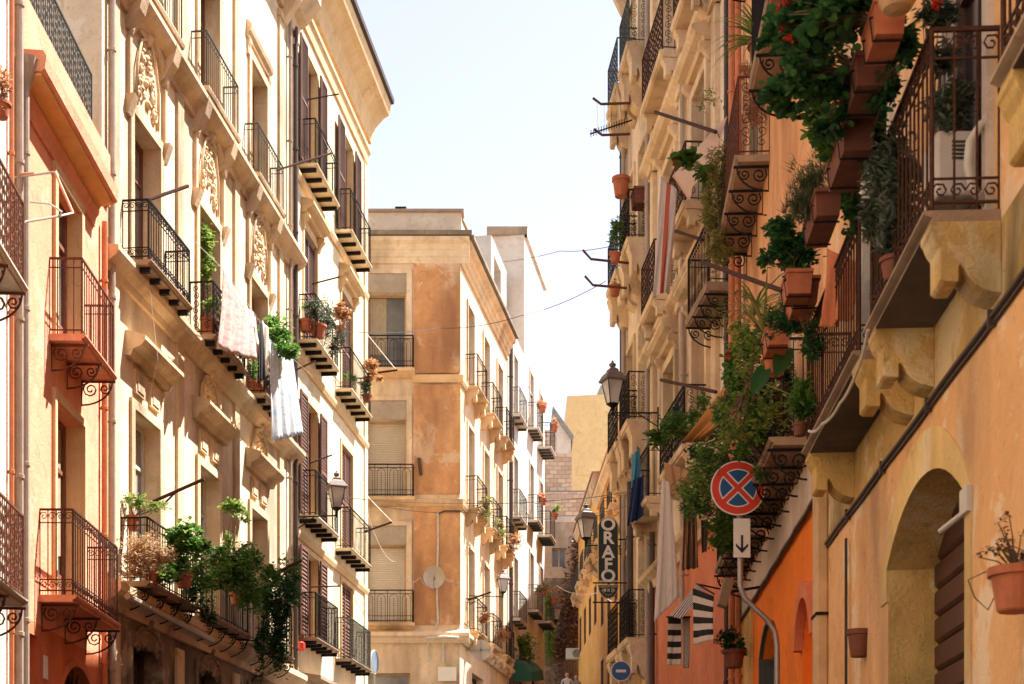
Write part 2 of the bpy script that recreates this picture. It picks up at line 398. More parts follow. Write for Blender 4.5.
def balcony(root,fac,s0,s1,z,proj=.42,h=1.0,style='bars',brk='joist',nb=4,t=.09,mslab='slab',miron='iron',step=.12,r=.009,mbrk=None,ch=.42,cw=.24):
    mb=MB()
    fac.extr(mb,[(0,z-t),(proj-.03,z-t),(proj-.03,z-t+.03),(proj,z-t+.04),(proj+.02,z-.02),(proj+.02,z),(0,z)],s0,s1)
    b=mb.build('balcony',mslab,root)
    mb=MB(); i=.035
    A,B,C_,D=fac.P(s0+i,z,0),fac.P(s0+i,z,proj-i),fac.P(s1-i,z,proj-i),fac.P(s1-i,z,0)
    rail_seg(mb,A,B,h,style,step,r); rail_seg(mb,B,C_,h,style,step,r); rail_seg(mb,C_,D,h,style,step,r)
    for p in (B,C_):
        mb.tube([p,p+Vector((0,0,h))],r*1.8,5)
    mb.build('railing',miron,b)
    for k in range(nb):
        tt=s0+.12+(s1-s0-.24)*(k/(nb-1) if nb>1 else .5)
        m2=MB()
        if brk=='scroll':
            scroll_bracket(m2,fac,tt,z-t-.004,proj); m2.build('bracket',mbrk or miron,b)
        elif brk=='corbel':
            H=ch; p=proj*.96
            q=z-t-.003
            prof=[(0,q),(p,q),(p,q-.10*H),(p*.97,q-.13*H),(p*.93,q-.24*H),(p*.86,q-.34*H),(p*.86,q-.80*H),(p*.80,q-.84*H),(p*.60,q-.84*H),(p*.60,q-.62*H),(p*.57,q-.60*H),(p*.52,q-.66*H),(p*.46,q-.78*H),(p*.36,q-.89*H),(p*.24,q-.96*H),(p*.1,q-1.0*H),(0,q-1.02*H)]
            fac.extr(m2,prof,tt-cw/2,tt+cw/2); m2.build('corbel',mbrk or mslab,b,bevel=.008)
        else:
            fac.box(m2,tt-.035,tt+.035,z-t-.085,z-t-.003,-.02,proj*.93); m2.build('bracket',mbrk or miron,b)
    return b
# ------------------------------------------------------------ windows
def shutter(win,fac,s0,s1,z0,z1,n0,n1,mat='shutter',pitch=.085):
    mb=MB(); w=.05
    fac.box(mb,s0,s0+w,z0,z1,n0,n1); fac.box(mb,s1-w,s1,z0,z1,n0,n1)
    zm=(z0+z1)/2
    for a,b in ((z0,z0+.07),(zm-.035,zm+.035),(z1-.07,z1)): fac.box(mb,s0+w,s1-w,a,b,n0+.002,n1-.002)
    for a,b in ((z0+.07,zm-.035),(zm+.035,z1-.07)):
        k=max(1,int((b-a)/pitch))
        for i in range(k):
            zz=a+(b-a)*i/k; hh=(b-a)/k
            fac.extr(mb,[(n1-.006,zz),(n1-.012,zz-.004),(n0+.006,zz+hh*.78),(n0+.012,zz+hh*.84)],s0+w,s1-w)
    fac.box(mb,s0+w,s1-w,z0+.07,z1-.07,n0-.0,n0+.004)
    mb.build('shutter',mat,win)
def window(root,fac,s0,s1,z0,z1,kind='door',depth=.26,fr='wood_frame',gl='glass',sur=None,sw=.14,sp=.05,shut=None,hood=None,arch=0,closed='shutter',sill=False,mull=2,trans=True):
    fac.holes.append((s0,s1,z0,z1,depth,arch))
    if gl=='glass' and rnd.random()<.35: gl=rnd.choice(('glass_grey','glass_light'))  # random paler panes paint in curtains and reflections
    d=-depth+.004; mb=MB(); w=.06
    zt=z1-arch if arch else z1
    fac.box(mb,s0,s0+w,z0,zt,d,d+.07); fac.box(mb,s1-w,s1,z0,zt,d,d+.07)
    fac.box(mb,s0+w,s1-w,zt-w,zt,d+.002,d+.068); fac.box(mb,s0+w,s1-w,z0,z0+w,d+.002,d+.068)
    if kind in('door','win'):
        for k in range(1,mull):
            c=s0+(s1-s0)*k/mull; fac.box(mb,c-.04,c+.04,z0+w,zt-w,d+.002,d+.064)
        if trans and z1-z0>1.6:
            zz=z0+(zt-z0)*.74; fac.box(mb,s0+w,s1-w,zz-.03,zz+.03,d+.004,d+.06)
        if kind=='door': fac.box(mb,s0+w,s1-w,z0+w,z0+w+.5,d+.004,d+.045)
    win=mb.build('window',fr,root)
    mb=MB()
    if kind in('door','win','dark'):
        if arch:
            pts=arch_pts(s0,s1,zt,z1)
            mb.add([fac.P(s0,z0,d+.02),fac.P(s1,z0,d+.02)]+[fac.P(a,b,d+.02) for a,b in pts[::-1]],[tuple(range(len(pts)+2))])
        else:
            mb.add([fac.P(s0,z0,d+.02),fac.P(s1,z0,d+.02),fac.P(s1,z1,d+.02),fac.P(s0,z1,d+.02)],[(0,1,2,3)])
        mb.build('pane',gl,win)
        if kind in('door','win') and not arch and gl!='glass_black' and rnd.random()<.55:
            cb=MB(); a0=s0+w+.01; a1=a0+(s1-s0-2*w)*rnd.choice((.42,.48,.97)); zt_=z1-w-.02; zb_=z0+(z1-z0)*rnd.choice((.22,.3,.5)); k=14
            for i in range(k+1):
                t=a0+(a1-a0)*i/k; n_=d+.026+.012*(i%2)
                cb.v+=[fac.P(t,zb_+.02*(i%3),n_),fac.P(t,zt_,n_)]
            cb.f=[(2*i,2*i+2,2*i+3,2*i+1) for i in range(k)]; cb.build('curtain',rnd.choice(('curtain','curtain','curtain_tan')),win)
    elif kind=='roller':
        k=int((z1-z0)/.055)
        for i in range(k):
            a=z0+(z1-z0)*i/k; b=z0+(z1-z0)*(i+1)/k
            fac.extr(mb,[(d+.0,a+.004),(d+.05,a+.006),(d+.062,(a+b)/2),(d+.05,b-.006),(d+.0,b-.004)],s0+w,s1-w)
        fac.box(mb,s0+w,s1-w,z0,z1,d-.0,d+.03)
        mb.build('roller_shutter',gl,win)
    elif kind=='planks':
        k=int((z1-z0)/.22)
        for i in range(k):
            a=z0+(z1-z0)*i/k; b=z0+(z1-z0)*(i+1)/k
            fac.extr(mb,[(d+.0,a),(d+.03,a+.004),(d+.05,a+.03),(d+.05,b-.03),(d+.03,b-.004),(d,b)],s0+.02,s1-.02)
        mb.build('plank_door',gl,win)
    elif kind=='shutclosed':
        c=(s0+s1)/2
        shutter(win,fac,s0+.02,c-.005,z0+.02,z1-.02,-.09,-.04,closed); shutter(win,fac,c+.005,s1-.02,z0+.02,z1-.02,-.09,-.04,closed)
        mb.add([fac.P(s0,z0,d+.02),fac.P(s1,z0,d+.02),fac.P(s1,z1,d+.02),fac.P(s0,z1,d+.02)],[(0,1,2,3)])
        mb.build('pane','glass',win)
    if sur:
        mb=MB(); e=.008
        fac.box(mb,s0,s0+e,z0,zt-.002,d+.071,-.002); mb.build('reveal_lining',sur,win)
        mb=MB(); fac.box(mb,s1-e,s1,z0,zt-.002,d+.071,-.002); mb.build('reveal_lining',sur,win)
        mb=MB()
        if arch:
            pi=arch_pts(s0,s1,zt,z1); po=arch_pts(s0-sw,s1+sw,zt,z1+sw)
            for i in range(len(pi)-1):
                a,b,c,e=pi[i],pi[i+1],po[i+1],po[i]
                mb.hexa([fac.P(*a,-.01),fac.P(*b,-.01),fac.P(*c,-.01),fac.P(*e,-.01),fac.P(*a,sp),fac.P(*b,sp),fac.P(*c,sp),fac.P(*e,sp)])
            fac.box(mb,s0-sw,s0,z0,zt-.002,-.01,sp); fac.box(mb,s1,s1+sw,z0,zt-.002,-.01,sp)
        else:
            fac.box(mb,s0-sw,s0,z0,z1+sw,-.01,sp); fac.box(mb,s1,s1+sw,z0,z1+sw,-.01,sp); fac.box(mb,s0,s1,z1,z1+sw,-.01,sp)
            if sill: fac.box(mb,s0-sw-.05,s1+sw+.05,z0-.1,z0-.002,-.01,sp+.08)
        mb.build('surround',sur,win)
    if hood:
        zz,pr,mm=hood; mb=MB(); a,b=s0-sw-.12,s1+sw+.12
        fac.extr(mb,[(0,zz),(pr*.35,zz),(pr*.45,zz+.08),(pr*.8,zz+.12),(pr,zz+.2),(pr,zz+.26),(pr*.5,zz+.32),(0,zz+.36)],a,b)
        for t in (a+.12,b-.12): fac.extr(mb,[(0,zz-.34),(.05,zz-.32),(pr*.3,zz-.18),(pr*.6,zz-.08),(pr*.6,zz-.002),(0,zz-.002)],t-.08,t+.08)
        mb.build('hood',mm,win)
    if shut=='open':
        w2=(s1-s0)/2
        shutter(win,fac,s0-w2-.02,s0-.02,z0+.03,z1,.075,.12); shutter(win,fac,s1+.02,s1+w2+.02,z0+.03,z1,.075,.12)
    return win
def cornice(root,fac,prof,s0,s1,mat,name='cornice'):
    mb=MB(); fac.extr(mb,prof,s0,s1); return mb.build(name,mat,root)
def downpipe(root,fac,t,z0,z1,mat,r=.05,n=.09,name='drainpipe'):
    mb=MB(); mb.tube([fac.P(t,z0,n),fac.P(t,z1,n)],r,10)
    z=z0+1.0
    while z<z1:
        mb.lathe(fac.P(t,z,n),[(r*1.02,0),(r*1.25,.005),(r*1.25,.05),(r*1.02,.055)],10)
        fac.box(mb,t-.015,t+.015,z+.01,z+.04,-.01,n-r); z+=1.9
    return mb.build(name,mat,root,smooth=False)
# ------------------------------------------------------------ plants
def leaf_into(mb,p,l,w,kind='leaf',drn=None,droop=0):
    a=rnd.random()*6.283; el=rnd.uniform(-.7,.9)
    d=Vector((math.cos(a)*math.cos(el),math.sin(a)*math.cos(el),math.sin(el)))
    if drn is not None: d=(d*.6+drn).normalized()
    s=d.cross(Vector((rnd.uniform(-.5,.5),rnd.uniform(-.5,.5),1))); 
    if s.length<.05: s=Vector((1,0,0))
    s.normalize(); u=s.cross(d)
    if kind=='leaf':
        v=[p,p+d*l*.35+s*w*.5+u*w*.12,p+d*l*.75+s*w*.36+u*w*.06,p+d*l-u*l*.1,p+d*l*.75-s*w*.36+u*w*.06,p+d*l*.35-s*w*.5+u*w*.12]
        mb.add(v,[(0,1,2,3),(0,3,4,5)])
    elif kind=='round':
        v=[p]; n=7
        for i in range(n):
            q=-2.7+5.4*i/(n-1); rr=l*.5*(1+.1*math.cos(q*5))
            v.append(p+d*l*.45+(d*math.cos(q)+s*math.sin(q))*rr+u*(.14*l*(abs(math.sin(q)))))
        mb.add(v,[(0,1,2,3,4),(0,4,5,6,7)])
    elif kind=='needle':
        mb.add([p-s*w*.5,p+s*w*.5,p+d*l],[(0,1,2)])
def foliage(name,blobs,mat,parent,l=.06,w=.035,kind='leaf',drn=None,clump=.4):
    """blobs: (centre, (rx,ry,rz), count)"""
    mb=MB()
    for c,rr,n in blobs:
        k=max(3,int(n/26)); cs=[]
        for _ in range(k):
            while True:
                q=Vector((rnd.uniform(-1,1),rnd.uniform(-1,1),rnd.uniform(-1,1)))
                if q.length<=1: break
            q=q*rnd.choice((.7,.9,1.0,1.15,1.35)); cs.append((q,rnd.uniform(.14,clump)))
        for _ in range(n):
            q,sr=rnd.choice(cs)
            g=Vector((rnd.gauss(0,sr*.6),rnd.gauss(0,sr*.6),rnd.gauss(0,sr*.6)))
            p=q*.85+g
            P=Vector(c)+Vector((p.x*rr[0],p.y*rr[1],p.z*rr[2]))
            sz=rnd.uniform(.6,1.25)
            leaf_into(mb,P,l*sz,w*sz,kind,drn)
    return mb.build(name,mat,parent)
def stems(parent,base,tips,r=.006,mat='stem',name='stem'):
    mb=MB()
    for t in tips:
        mid=(Vector(base)+Vector(t))*.5+Vector((rnd.uniform(-.05,.05),rnd.uniform(-.05,.05),rnd.uniform(0,.06)))
        mb.tube([base,mid,t],r,4,r*.4)
    return mb.build(name,mat,parent)
def pot_mesh(c,r,h,mat,parent,n=18,name='pot'):
    mb=MB(); mb.lathe(c,[(r*.66,0),(r*.72,.01),(r*.93,h*.80),(r*.95,h*.80),(r*1.06,h*.81),(r*1.06,h),(r*.93,h),(r*.91,h*.9)],n)
    p=mb.build(name,mat,parent)
    mb=MB(); mb.lathe(c,[(r*.88,h*.86),(r*.86,h*.93),(r*.4,h*.96)],n); mb.build('soil','soil',p)
    return p
def box_planter(c,u,n,L,w,h,mat,parent,name='pot'):
    """trough along u, tapered, centre bottom c"""
    z=Vector((0,0,1)); c=Vector(c); mb=MB()
    def ring(k,zz,kk=None): 
        return [c+u*(sx*L/2*k)+n*(sy*w/2*k)+z*zz for sx,sy in ((-1,-1),(1,-1),(1,1),(-1,1))]
    lv=[ring(.86,0),ring(.97,h*.84),ring(1.06,h*.85),ring(1.06,h),ring(.94,h),ring(.92,h*.88)]
    o=[]; 
    for r_ in lv: o.append(len(mb.v)); mb.v+=r_
    for i in range(len(lv)-1):
        for k in range(4):
            j=(k+1)%4; mb.f.append((o[i]+k,o[i]+j,o[i+1]+j,o[i+1]+k))
    mb.f.append((o[0]+3,o[0]+2,o[0]+1,o[0])); mb.f.append(tuple(o[-1]+k for k in range(4)))
    return mb.build(name,mat,parent)
def pxr(rx,ry,Y,dep=None):
    return (rx*Y/FPX,(dep if dep else rx*Y/FPX),ry*Y/FPX)
def blades(parent,base,n,L,w,mat,spread=.8,dr=None,name='foliage'):
    mb=MB()
    for i in range(n):
        a=rnd.random()*6.283; d=Vector((math.cos(a)*spread*rnd.uniform(.4,1),math.sin(a)*spread*rnd.uniform(.4,1),rnd.uniform(.5,1.1)))
        if dr is not None: d+=dr*rnd.uniform(.3,1)
        d.normalize(); s=d.cross(Vector((0,0,1))); s=s.normalized() if s.length>.01 else Vector((1,0,0))
        ll=L*rnd.uniform(.6,1.1); pts=[]; p=Vector(base)
        for k in range(6):
            pts.append(p.copy()); d=(d+Vector((0,0,-.17-.08*k))).normalized(); p=p+d*ll/5
        vs=[]
        for k,p in enumerate(pts):
            ww=w*(.6+.4*math.sin(math.pi*(k+1)/6))*(1-k/5.2); vs+= [p-s*ww/2,p+s*ww/2+Vector((0,0,.002))]
        mb.add(vs,[(2*k,2*k+1,2*k+3,2*k+2) for k in range(5)])
    return mb.build(name,mat,parent)
# ------------------------------------------------------------ cloth, cables
def cloth(name,label,cat,TL,TR,BR,BL,mat,nx=18,nz=24,amp=.03,waves=4,group=None,thick=.006,sag=.0,scal=0):
    TL,TR,BR,BL=[Vector(v) for v in (TL,TR,BR,BL)]
    nn=(TR-TL).cross(BL-TL).normalized(); me=bpy.data.meshes.new(name); vs=[]; ph=rnd.random()*6
    for j in range(nz+1):
        v=j/nz
        for i in range(nx+1):
            u=i/nx
            p=(TL.lerp(TR,u)).lerp(BL.lerp(BR,u),v)
            p=p+nn*(amp*math.sin(u*waves*6.283+ph+v*1.6)*(.25+.75*v)+amp*.5*math.sin(u*waves*2.7*6.283+v*5+ph)*v)
            p.z-=sag*math.sin(math.pi*u)*(1-v*.5)+ (scal*abs(math.sin(u*math.pi*waves*1.5)) if j==nz else 0)
            vs.append(tuple(p-TL))
    fs=[(j*(nx+1)+i,j*(nx+1)+i+1,(j+1)*(nx+1)+i+1,(j+1)*(nx+1)+i) for j in range(nz) for i in range(nx)]
    me.from_pydata(vs,[],fs); uvl=me.uv_layers.new(name='UVMap')
    for p in me.polygons:
        p.use_smooth=True
        for li in p.loop_indices:
            vi=me.loops[li].vertex_index; uvl.data[li].uv=((vi%(nx+1))/nx,1-(vi//(nx+1))/nz)
    me.materials.append(M[mat]); o=bpy.data.objects.new(name,me); o.location=TL; COL.objects.link(o)
    s=o.modifiers.new('thickness','SOLIDIFY'); s.thickness=thick; s.offset=0
    if label: tag(o,label,cat,group)
    return o
def cable(name,label,pts,r=.008,mat='cable',sag=0,n=14,cat='cable'):
    mb=MB(); P=[]; r=r*.72
    pts=[Vector(p) for p in pts]
    for a,b in zip(pts[:-1],pts[1:]):
        for i in range(n):
            t=i/n; q=a.lerp(b,t); q.z-=sag*4*t*(1-t); P.append(q)
    P.append(pts[-1]); mb.tube(P,r,5)
    return tag(mb.build(name,mat,loc=pts[0]),label,cat)
# ============================================================ SETTING
def gz(Y): return 0.0 if Y<15 else min((Y-15)*.156,11.4)
mb=MB(); ys=[-400,-60,0,15,25,40,60,80,88.4,140,260,900]; xs=[-700,-60,-12,-6,0,6,12,60,700]
for y in ys:
    for x in xs: mb.v.append(Vector((x,y,gz(y))))
W_=len(xs)
mb.f=[(j*W_+i,j*W_+i+1,(j+1)*W_+i+1,(j+1)*W_+i) for j in range(len(ys)-1) for i in range(W_-1)]
M['paving']=stucco('stone_paving',(.30,.26,.21),(.22,.18,.15),(.08,.06,.05),.4,seed=30)
M['asphalt']=stucco('asphalt',(.06,.058,.055),(.045,.045,.043),(.03,.03,.03),.3,seed=31)
g=mb.build('ground','paving'); tag(g,'stone paved ground along the rising street',None,kind='structure')
mb=MB(); ys=[-40,0,15,25,40,46]; 
for y in ys:
    c=-1.4+.03*y; w=2.6
    for x in (c-w,c+w): mb.v.append(Vector((x,y,gz(y)+.02)))
mb.f=[(2*i,2*i+1,2*i+3,2*i+2) for i in range(len(ys)-1)]
g=mb.build('road','asphalt'); tag(g,'narrow asphalt road climbing between the houses',None,kind='structure')
for sg in (-1,1):
    mb=MB()
    for a,b in zip(ys[:-1],ys[1:]):
        x0=-1.4+.03*a+sg*2.62; x1=-1.4+.03*b+sg*2.62; q=sg*.15
        mb.hexa([(x0,a,gz(a)),(x0+q,a,gz(a)),(x1+q,b,gz(b)),(x1,b,gz(b)),(x0,a,gz(a)+.13),(x0+q,a,gz(a)+.13),(x1+q,b,gz(b)+.13),(x1,b,gz(b)+.13)])
    g=mb.build('kerb','paving'); tag(g,'stone kerb at the %s edge of the road'%('left' if sg<0 else 'right'),None,kind='structure')
def line(a,b,y0,y1,side): return Fac((a+b*y0,y0),(a+b*y1,y1),side)
def house(name,label,cat,fac,s0,s1,z1,depth,bands,z0=None,group=None,roof='roof_grey',soff=None):
    """bands: [(z0,z1,mat,partname)]  -> root; wall parts are made later by finish()"""
    zb=gz(fac.P(s0,0).y)-.5 if z0 is None else z0
    r=thing(name,label,cat,fac.P((s0+s1)/2,zb,-1.0),group)
    r_=dict(root=r,fac=fac,s0=s0,s1=s1,z0=zb,z1=z1,depth=depth,bands=bands,roof=roof)
    return r,r_
def finish(h):
    fac=h['fac']; r=h['root']; a=h['z0']
    for (b0,b1,mat,nm) in h['bands']:
        b0=max(b0,a); mb=MB(); fac.wall(mb,h['s0'],h['s1'],b0,b1)
        p=[fac.P(h['s0'],b0),fac.P(h['s1'],b0),fac.P(h['s1'],b0,-h['depth']),fac.P(h['s0'],b0,-h['depth'])]
        q=[v+Vector((0,0,b1-b0)) for v in p]
        mb.add(p+q,[(1,2,6,5),(2,3,7,6),(3,0,4,7)])
        mb.build(nm,mat,r)
    mb=MB(); p=[fac.P(h['s0'],h['z1'],0),fac.P(h['s1'],h['z1'],0),fac.P(h['s1'],h['z1'],-h['depth']),fac.P(h['s0'],h['z1'],-h['depth'])]
    mb.hexa(p+[v+Vector((0,0,.08)) for v in p]); mb.build('roof',h['roof'],r)
# ============================================================ LEFT: L0 white house
F0=line(-4.37,-.092,-8,18.22,'L')
r,h=house('white_house','bright white house with lace iron balconies at the left edge of the photo','house',F0,0,F0.L,16.5,8,[(-1,16.5,'white_wall','wall')],z0=-.6)
for z in (8.1,4.55,11.9):
    for y0,y1 in ((13.6,17.0),(8.6,11.8)):
        a,b=F0.sY(y0),F0.sY(y1)
        balcony(r,F0,a,b,z,.42,.95,'scroll','scroll',5,mslab='stone_white',miron='iron_brown',r=.009)
        c=(a+b)/2; window(r,F0,c-.6,c+.6,z+.02,z+2.5,'door',sur='cream3_trim',shut=None)
cornice(r,F0,[(0,15.9),(.1,15.9),(.35,16.2),(.5,16.3),(.5,16.55),(0,16.6)],0,F0.L,'white_wall')
downpipe(r,F0,F0.L-.12,-.5,12.4,'pipe')
downpipe(r,F0,F0.L-.34,-.5,12.2,'pipe_orange',r=.03,n=.05)
finish(h)
# ============================================================ B1 salmon house
F1=line(-5.6,-.024,18.24,22.78,'L')
r,h=house('salmon_house','salmon pink two storey house with an orange underside to its eave and brown iron balconies','house',F1,0,F1.L,11.5,8,[(-1,4.62,'salmon_low','ground_floor_wall'),(4.62,11.5,'salmon','wall')])
e=F1.sY(21.95)
cornice(r,F1,[(0,10.86),(.03,10.86),(.05,11.0),(.08,11.04),(.09,11.1),(0,11.1)],0.05,e,'salmon','frieze')
M['eave']=stucco('orange_eave_plaster',(.82,.50,.20),(.74,.40,.13),(.4,.18,.06),.4,seed=40)
cornice(r,F1,[(0,11.12),(.09,11.12),(.11,11.16),(.29,11.19),(.29,11.22),(0,11.22)],0.08,e,'eave','eave')
cornice(r,F1,[(0,11.225),(.30,11.225),(.34,11.26),(.36,11.42),(.32,11.48),(0,11.5)],0.05,e+.05,'salmon','cornice')
mb=MB(); F1.box(mb,.05,F1.L-.02,11.5,12.28,-.2,.05); mb.build('parapet','salmon',r)
mb=MB(); rail_seg(mb,F1.P(.1,12.28,0),F1.P(e-.1,12.28,0),.75,'scroll',.12,.010); mb.build('railing','iron_grey',r)
mb=MB(); mb.lathe(F1.P(.06,10.95,.11),[(.04,0),(.05,.08),(.13,.32),(.15,.42),(.13,.42),(.05,.15)],12); mb.build('rain_hopper','pipe',r)
downpipe(r,F1,.06,-.3,11.0,'pipe',r=.042,n=.11)
tO=F1.s(104,.06); downpipe(r,F1,tO,-.3,11.1,'pipe_orange',r=.045,n=.07)
a,b=F1.s(55),F1.s(79)
window(r,F1,a,b,8.5,10.72,'door',.24,sur='cream3_trim',sw=.13,gl='glass_grey')
window(r,F1,F1.s(54),F1.s(82),5.05,7.75,'door',.30,sur='cream3_trim',sw=.10,gl='glass')
balcony(r,F1,F1.s(84,.46),F1.s(116,.46),8.5,.46,1.0,'bars','scroll',3,miron='iron_brown',mslab='salmon',r=.009)
balcony(r,F1,F1.s(75,.46),F1.s(120,.46),5.0,.46,1.1,'band','scroll',3,miron='iron_rust',mslab='salmon',mbrk='iron_rust',r=.009)
window(r,F1,F1.s(57),F1.s(93),1.2,4.3,'dark',.22,arch=.55,fr='iron',gl='glass',sur='salmon_low',sw=.1)
mb=MB(); s0,s1=F1.s(57),F1.s(93)
for i in range(9):
    q=math.pi*(i+.5)/9; c=F1.P((s0+s1)/2,3.75,-.05); mb.tube([c,c+F1.u*(math.cos(q)*.9)+Vector((0,0,math.sin(q)*.5))],.012,4)
mb.tube([F1.P(s0,3.75,-.05),F1.P(s1,3.75,-.05)],.02,4); mb.build('fanlight_grille','iron',r)
window(r,F1,F1.s(18.5),F1.s(38),1.0,4.45,'dark',.2,fr='salmon_low',gl='glass')
mb=MB(); F1.box(mb,F1.s(43),F1.s(46.5),3.95,4.25,.0,.02); mb.build('house_number_plate','white_paint',r)
cornice(r,F1,[(0,8.3),(.02,8.3),(.02,8.42),(0,8.42)],0,.5,'salmon','string_course')
finish(h)
# ============================================================ B2 ornate cream house
F2=line(-8.616,.1045,22.8,34.55,'L')
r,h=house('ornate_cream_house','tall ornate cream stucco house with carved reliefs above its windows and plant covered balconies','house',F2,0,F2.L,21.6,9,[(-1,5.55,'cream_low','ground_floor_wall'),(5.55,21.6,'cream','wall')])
YC=[24.7,28.05,31.45]
def relief(root,fac,c,z,w,hh,mat='cream_trim'):
    mb=MB(); rr=random.Random(int(c*100))
    for sg in (-1,1):
        for k in range(5):
            zz=z+hh*(.12+.17*k); x=c+sg*w*(.30-.05*k)
            mb.tube(spiral(fac.P(x,zz,.03),fac.u*sg,.13-.012*k,1.5,rr.random()*3,sg,12),.024,5)
        mb.tube([fac.P(c+sg*w*.42,z,.03),fac.P(c+sg*w*.40,z+hh*.45,.05),fac.P(c+sg*w*.25,z+hh*.8,.05),fac.P(c,z+hh*.93,.06)],.028,5)
    for k in range(26):
        a=rr.random()*6.28; q=rr.random()**.6; p=fac.P(c+math.cos(a)*q*w*.3,z+hh*.48+math.sin(a)*q*hh*.38,.02)
        mb.lathe(p-Vector((0,0,.05)),[(.012,0),(.05,.03),(.055,.06),(.03,.1)],7)
    mb.lathe(fac.P(c,z+hh*.84,.03),[(.02,0),(.09,.05),(.12,.14),(.06,.22),(.02,.26)],9)
    mb.build('relief',mat,root,smooth=True)
for i,Y in enumerate(YC):
    c=F2.sY(Y); a,b=c-.6,c+.6
    # top floor
    window(r,F2,a,b,15.6,18.1,'door',.32,gl='glass_grey',sur='cream_trim',sw=.16,fr='wood_frame' if i else 'frame_tan',hood=(18.4,.12,'cream_trim'))
    balcony(r,F2,c-1.02,c+1.02,15.55,.32,1.0,'bars','none',0,miron='iron_grey',mslab='cream_trim',t=.12)
    # piano nobile
    window(r,F2,a-.03,b+.03,11.08,13.6,'door',.34,gl='glass_light' if i==0 else 'glass',sur='cream_trim',sw=.15)
    relief(r,F2,c,13.85,1.25,1.35)
    mb=MB(); pts=arch_pts(c-.85,c+.85,14.7,15.15,10)
    for p,q in zip(pts[:-1],pts[1:]): mb.hexa([F2.P(p[0],p[1],0),F2.P(q[0],q[1],0),F2.P(q[0],q[1]+.1,0),F2.P(p[0],p[1]+.1,0),F2.P(p[0],p[1],.09),F2.P(q[0],q[1],.09),F2.P(q[0],q[1]+.1,.12),F2.P(p[0],p[1]+.1,.12)])
    for sg in (-1,1):
        F2.box(mb,c+sg*.84-.05,c+sg*.84+.05,13.76,14.7,-.01,.07)
        F2.extr(mb,[(0,13.45),(.05,13.45),(.14,13.7),(.16,13.76),(0,13.76)],c+sg*.84-.09,c+sg*.84+.09)
    mb.build('arch_moulding','cream_trim',r)
    balcony(r,F2,c-1.08,c+1.0,11.05,.46,.95,'band' if i==0 else 'scroll','joist',5,miron='iron',mslab='slab',r=.010)
    # first floor
    window(r,F2,a,b,6.1,8.85,'door',.30,gl='glass_light',sur='cream_trim',sw=.15,fr='frame_white')
    for q in (-.36,.36):
        mb=MB(); F2.box(mb,c+q-.22,c+q+.22,9.12,9.5,-.01,.05); F2.box(mb,c+q-.15,c+q+.15,9.17,9.45,.05,.065); mb.build('lintel_panel','cream_trim',r)
    cornice(r,F2,[(0,9.6),(.10,9.6),(.14,9.7),(.28,9.76),(.34,9.84),(.34,9.9),(.12,9.98),(0,10.0)],c-.95,c+.95,'cream_trim','hood')
    if i>0:
        relief(r,F2,c,10.02,1.3,.65,'cream_trim')
    balcony(r,F2,c-1.15,c+1.2,5.98,.46,1.0,'bars','scroll',4,miron='iron',mslab='slab')
    # ground floor
    window(r,F2,a-.1,b+.1,1.0 if i<2 else 2.2,5.12,'dark',.35,gl='glass',fr='wood',sur='cream_low',sw=.14)
    relief(r,F2,c,5.02,1.5,.42,'cream_low')
# pilasters and mouldings
for k,Y in enumerate((23.25,26.35,29.8,33.2,34.38)):
    c=F2.sY(Y); mb=MB()
    for z0,z1 in ((6.05,10.75),(11.2,15.1),(15.75,20.2)):
        F2.box(mb,c-.16,c+.16,z0,z1,-.01,.055)
        F2.box(mb,c-.20,c+.20,z1,z1+.14,-.01,.09); F2.box(mb,c-.20,c+.20,z0-.12,z0,-.01,.08)
    F2.box(mb,c-.2,c+.2,.0,5.3,-.01,.05)
    mb.build('pilaster','cream_trim',r)
for k,Y in enumerate((26.9,29.25,30.35,32.65)):
    pass
cornice(r,F2,[(0,5.45),(.08,5.45),(.12,5.56),(.24,5.64),(.3,5.72),(.3,5.84),(.1,5.9),(0,5.92)],0,F2.L,'cream_trim','string_course')
cornice(r,F2,[(0,10.62),(.06,10.62),(.10,10.72),(.22,10.80),(.26,10.88),(.26,10.955),(0,10.96)],0,F2.L,'cream_trim','string_course')
cornice(r,F2,[(0,15.02),(.06,15.02),(.08,15.14),(.24,15.24),(.30,15.34),(.30,15.42),(0,15.43)],0,F2.L,'cream_trim','string_course')
for Y in (23.9,25.5,27.25,28.85,30.65,32.25):
    c=F2.sY(Y); mb=MB(); F2.extr(mb,[(0,14.78),(.06,14.80),(.15,14.96),(.24,15.1),(.31,15.34),(.31,15.40),(0,15.4)],c-.13,c+.13); mb.build('corbel','cream_trim',r)
cornice(r,F2,[(0,20.5),(.08,20.5),(.14,20.7),(.3,20.8),(.55,21.1),(.62,21.2),(.62,21.5),(.5,21.62),(0,21.65)],0,F2.L,'cream_trim')
for k in range(9):
    c=.5+k*1.27; mb=MB(); F2.extr(mb,[(0,20.2),(.1,20.25),(.42,20.75),(.5,21.0),(0,21.0)],c-.13,c+.13); mb.build('corbel','cream_trim',r)
downpipe(r,F2,.22,-.3,20.4,'pipe',r=.05,n=.08)
downpipe(r,F2,F2.sY(34.25),-.3,20.6,'pipe_dark',r=.055,n=.1)
downpipe(r,F2,F2.sY(33.85),-.3,20.6,'pipe',r=.04,n=.08)
mb=MB(); mb.tube([F2.P(.1,5.62,.36)]+[F2.P(t,5.62-.01*t,.36) for t in (1,2,3,4.4)],.05,8); mb.build('roof_gutter','pipe',r)
finish(h)
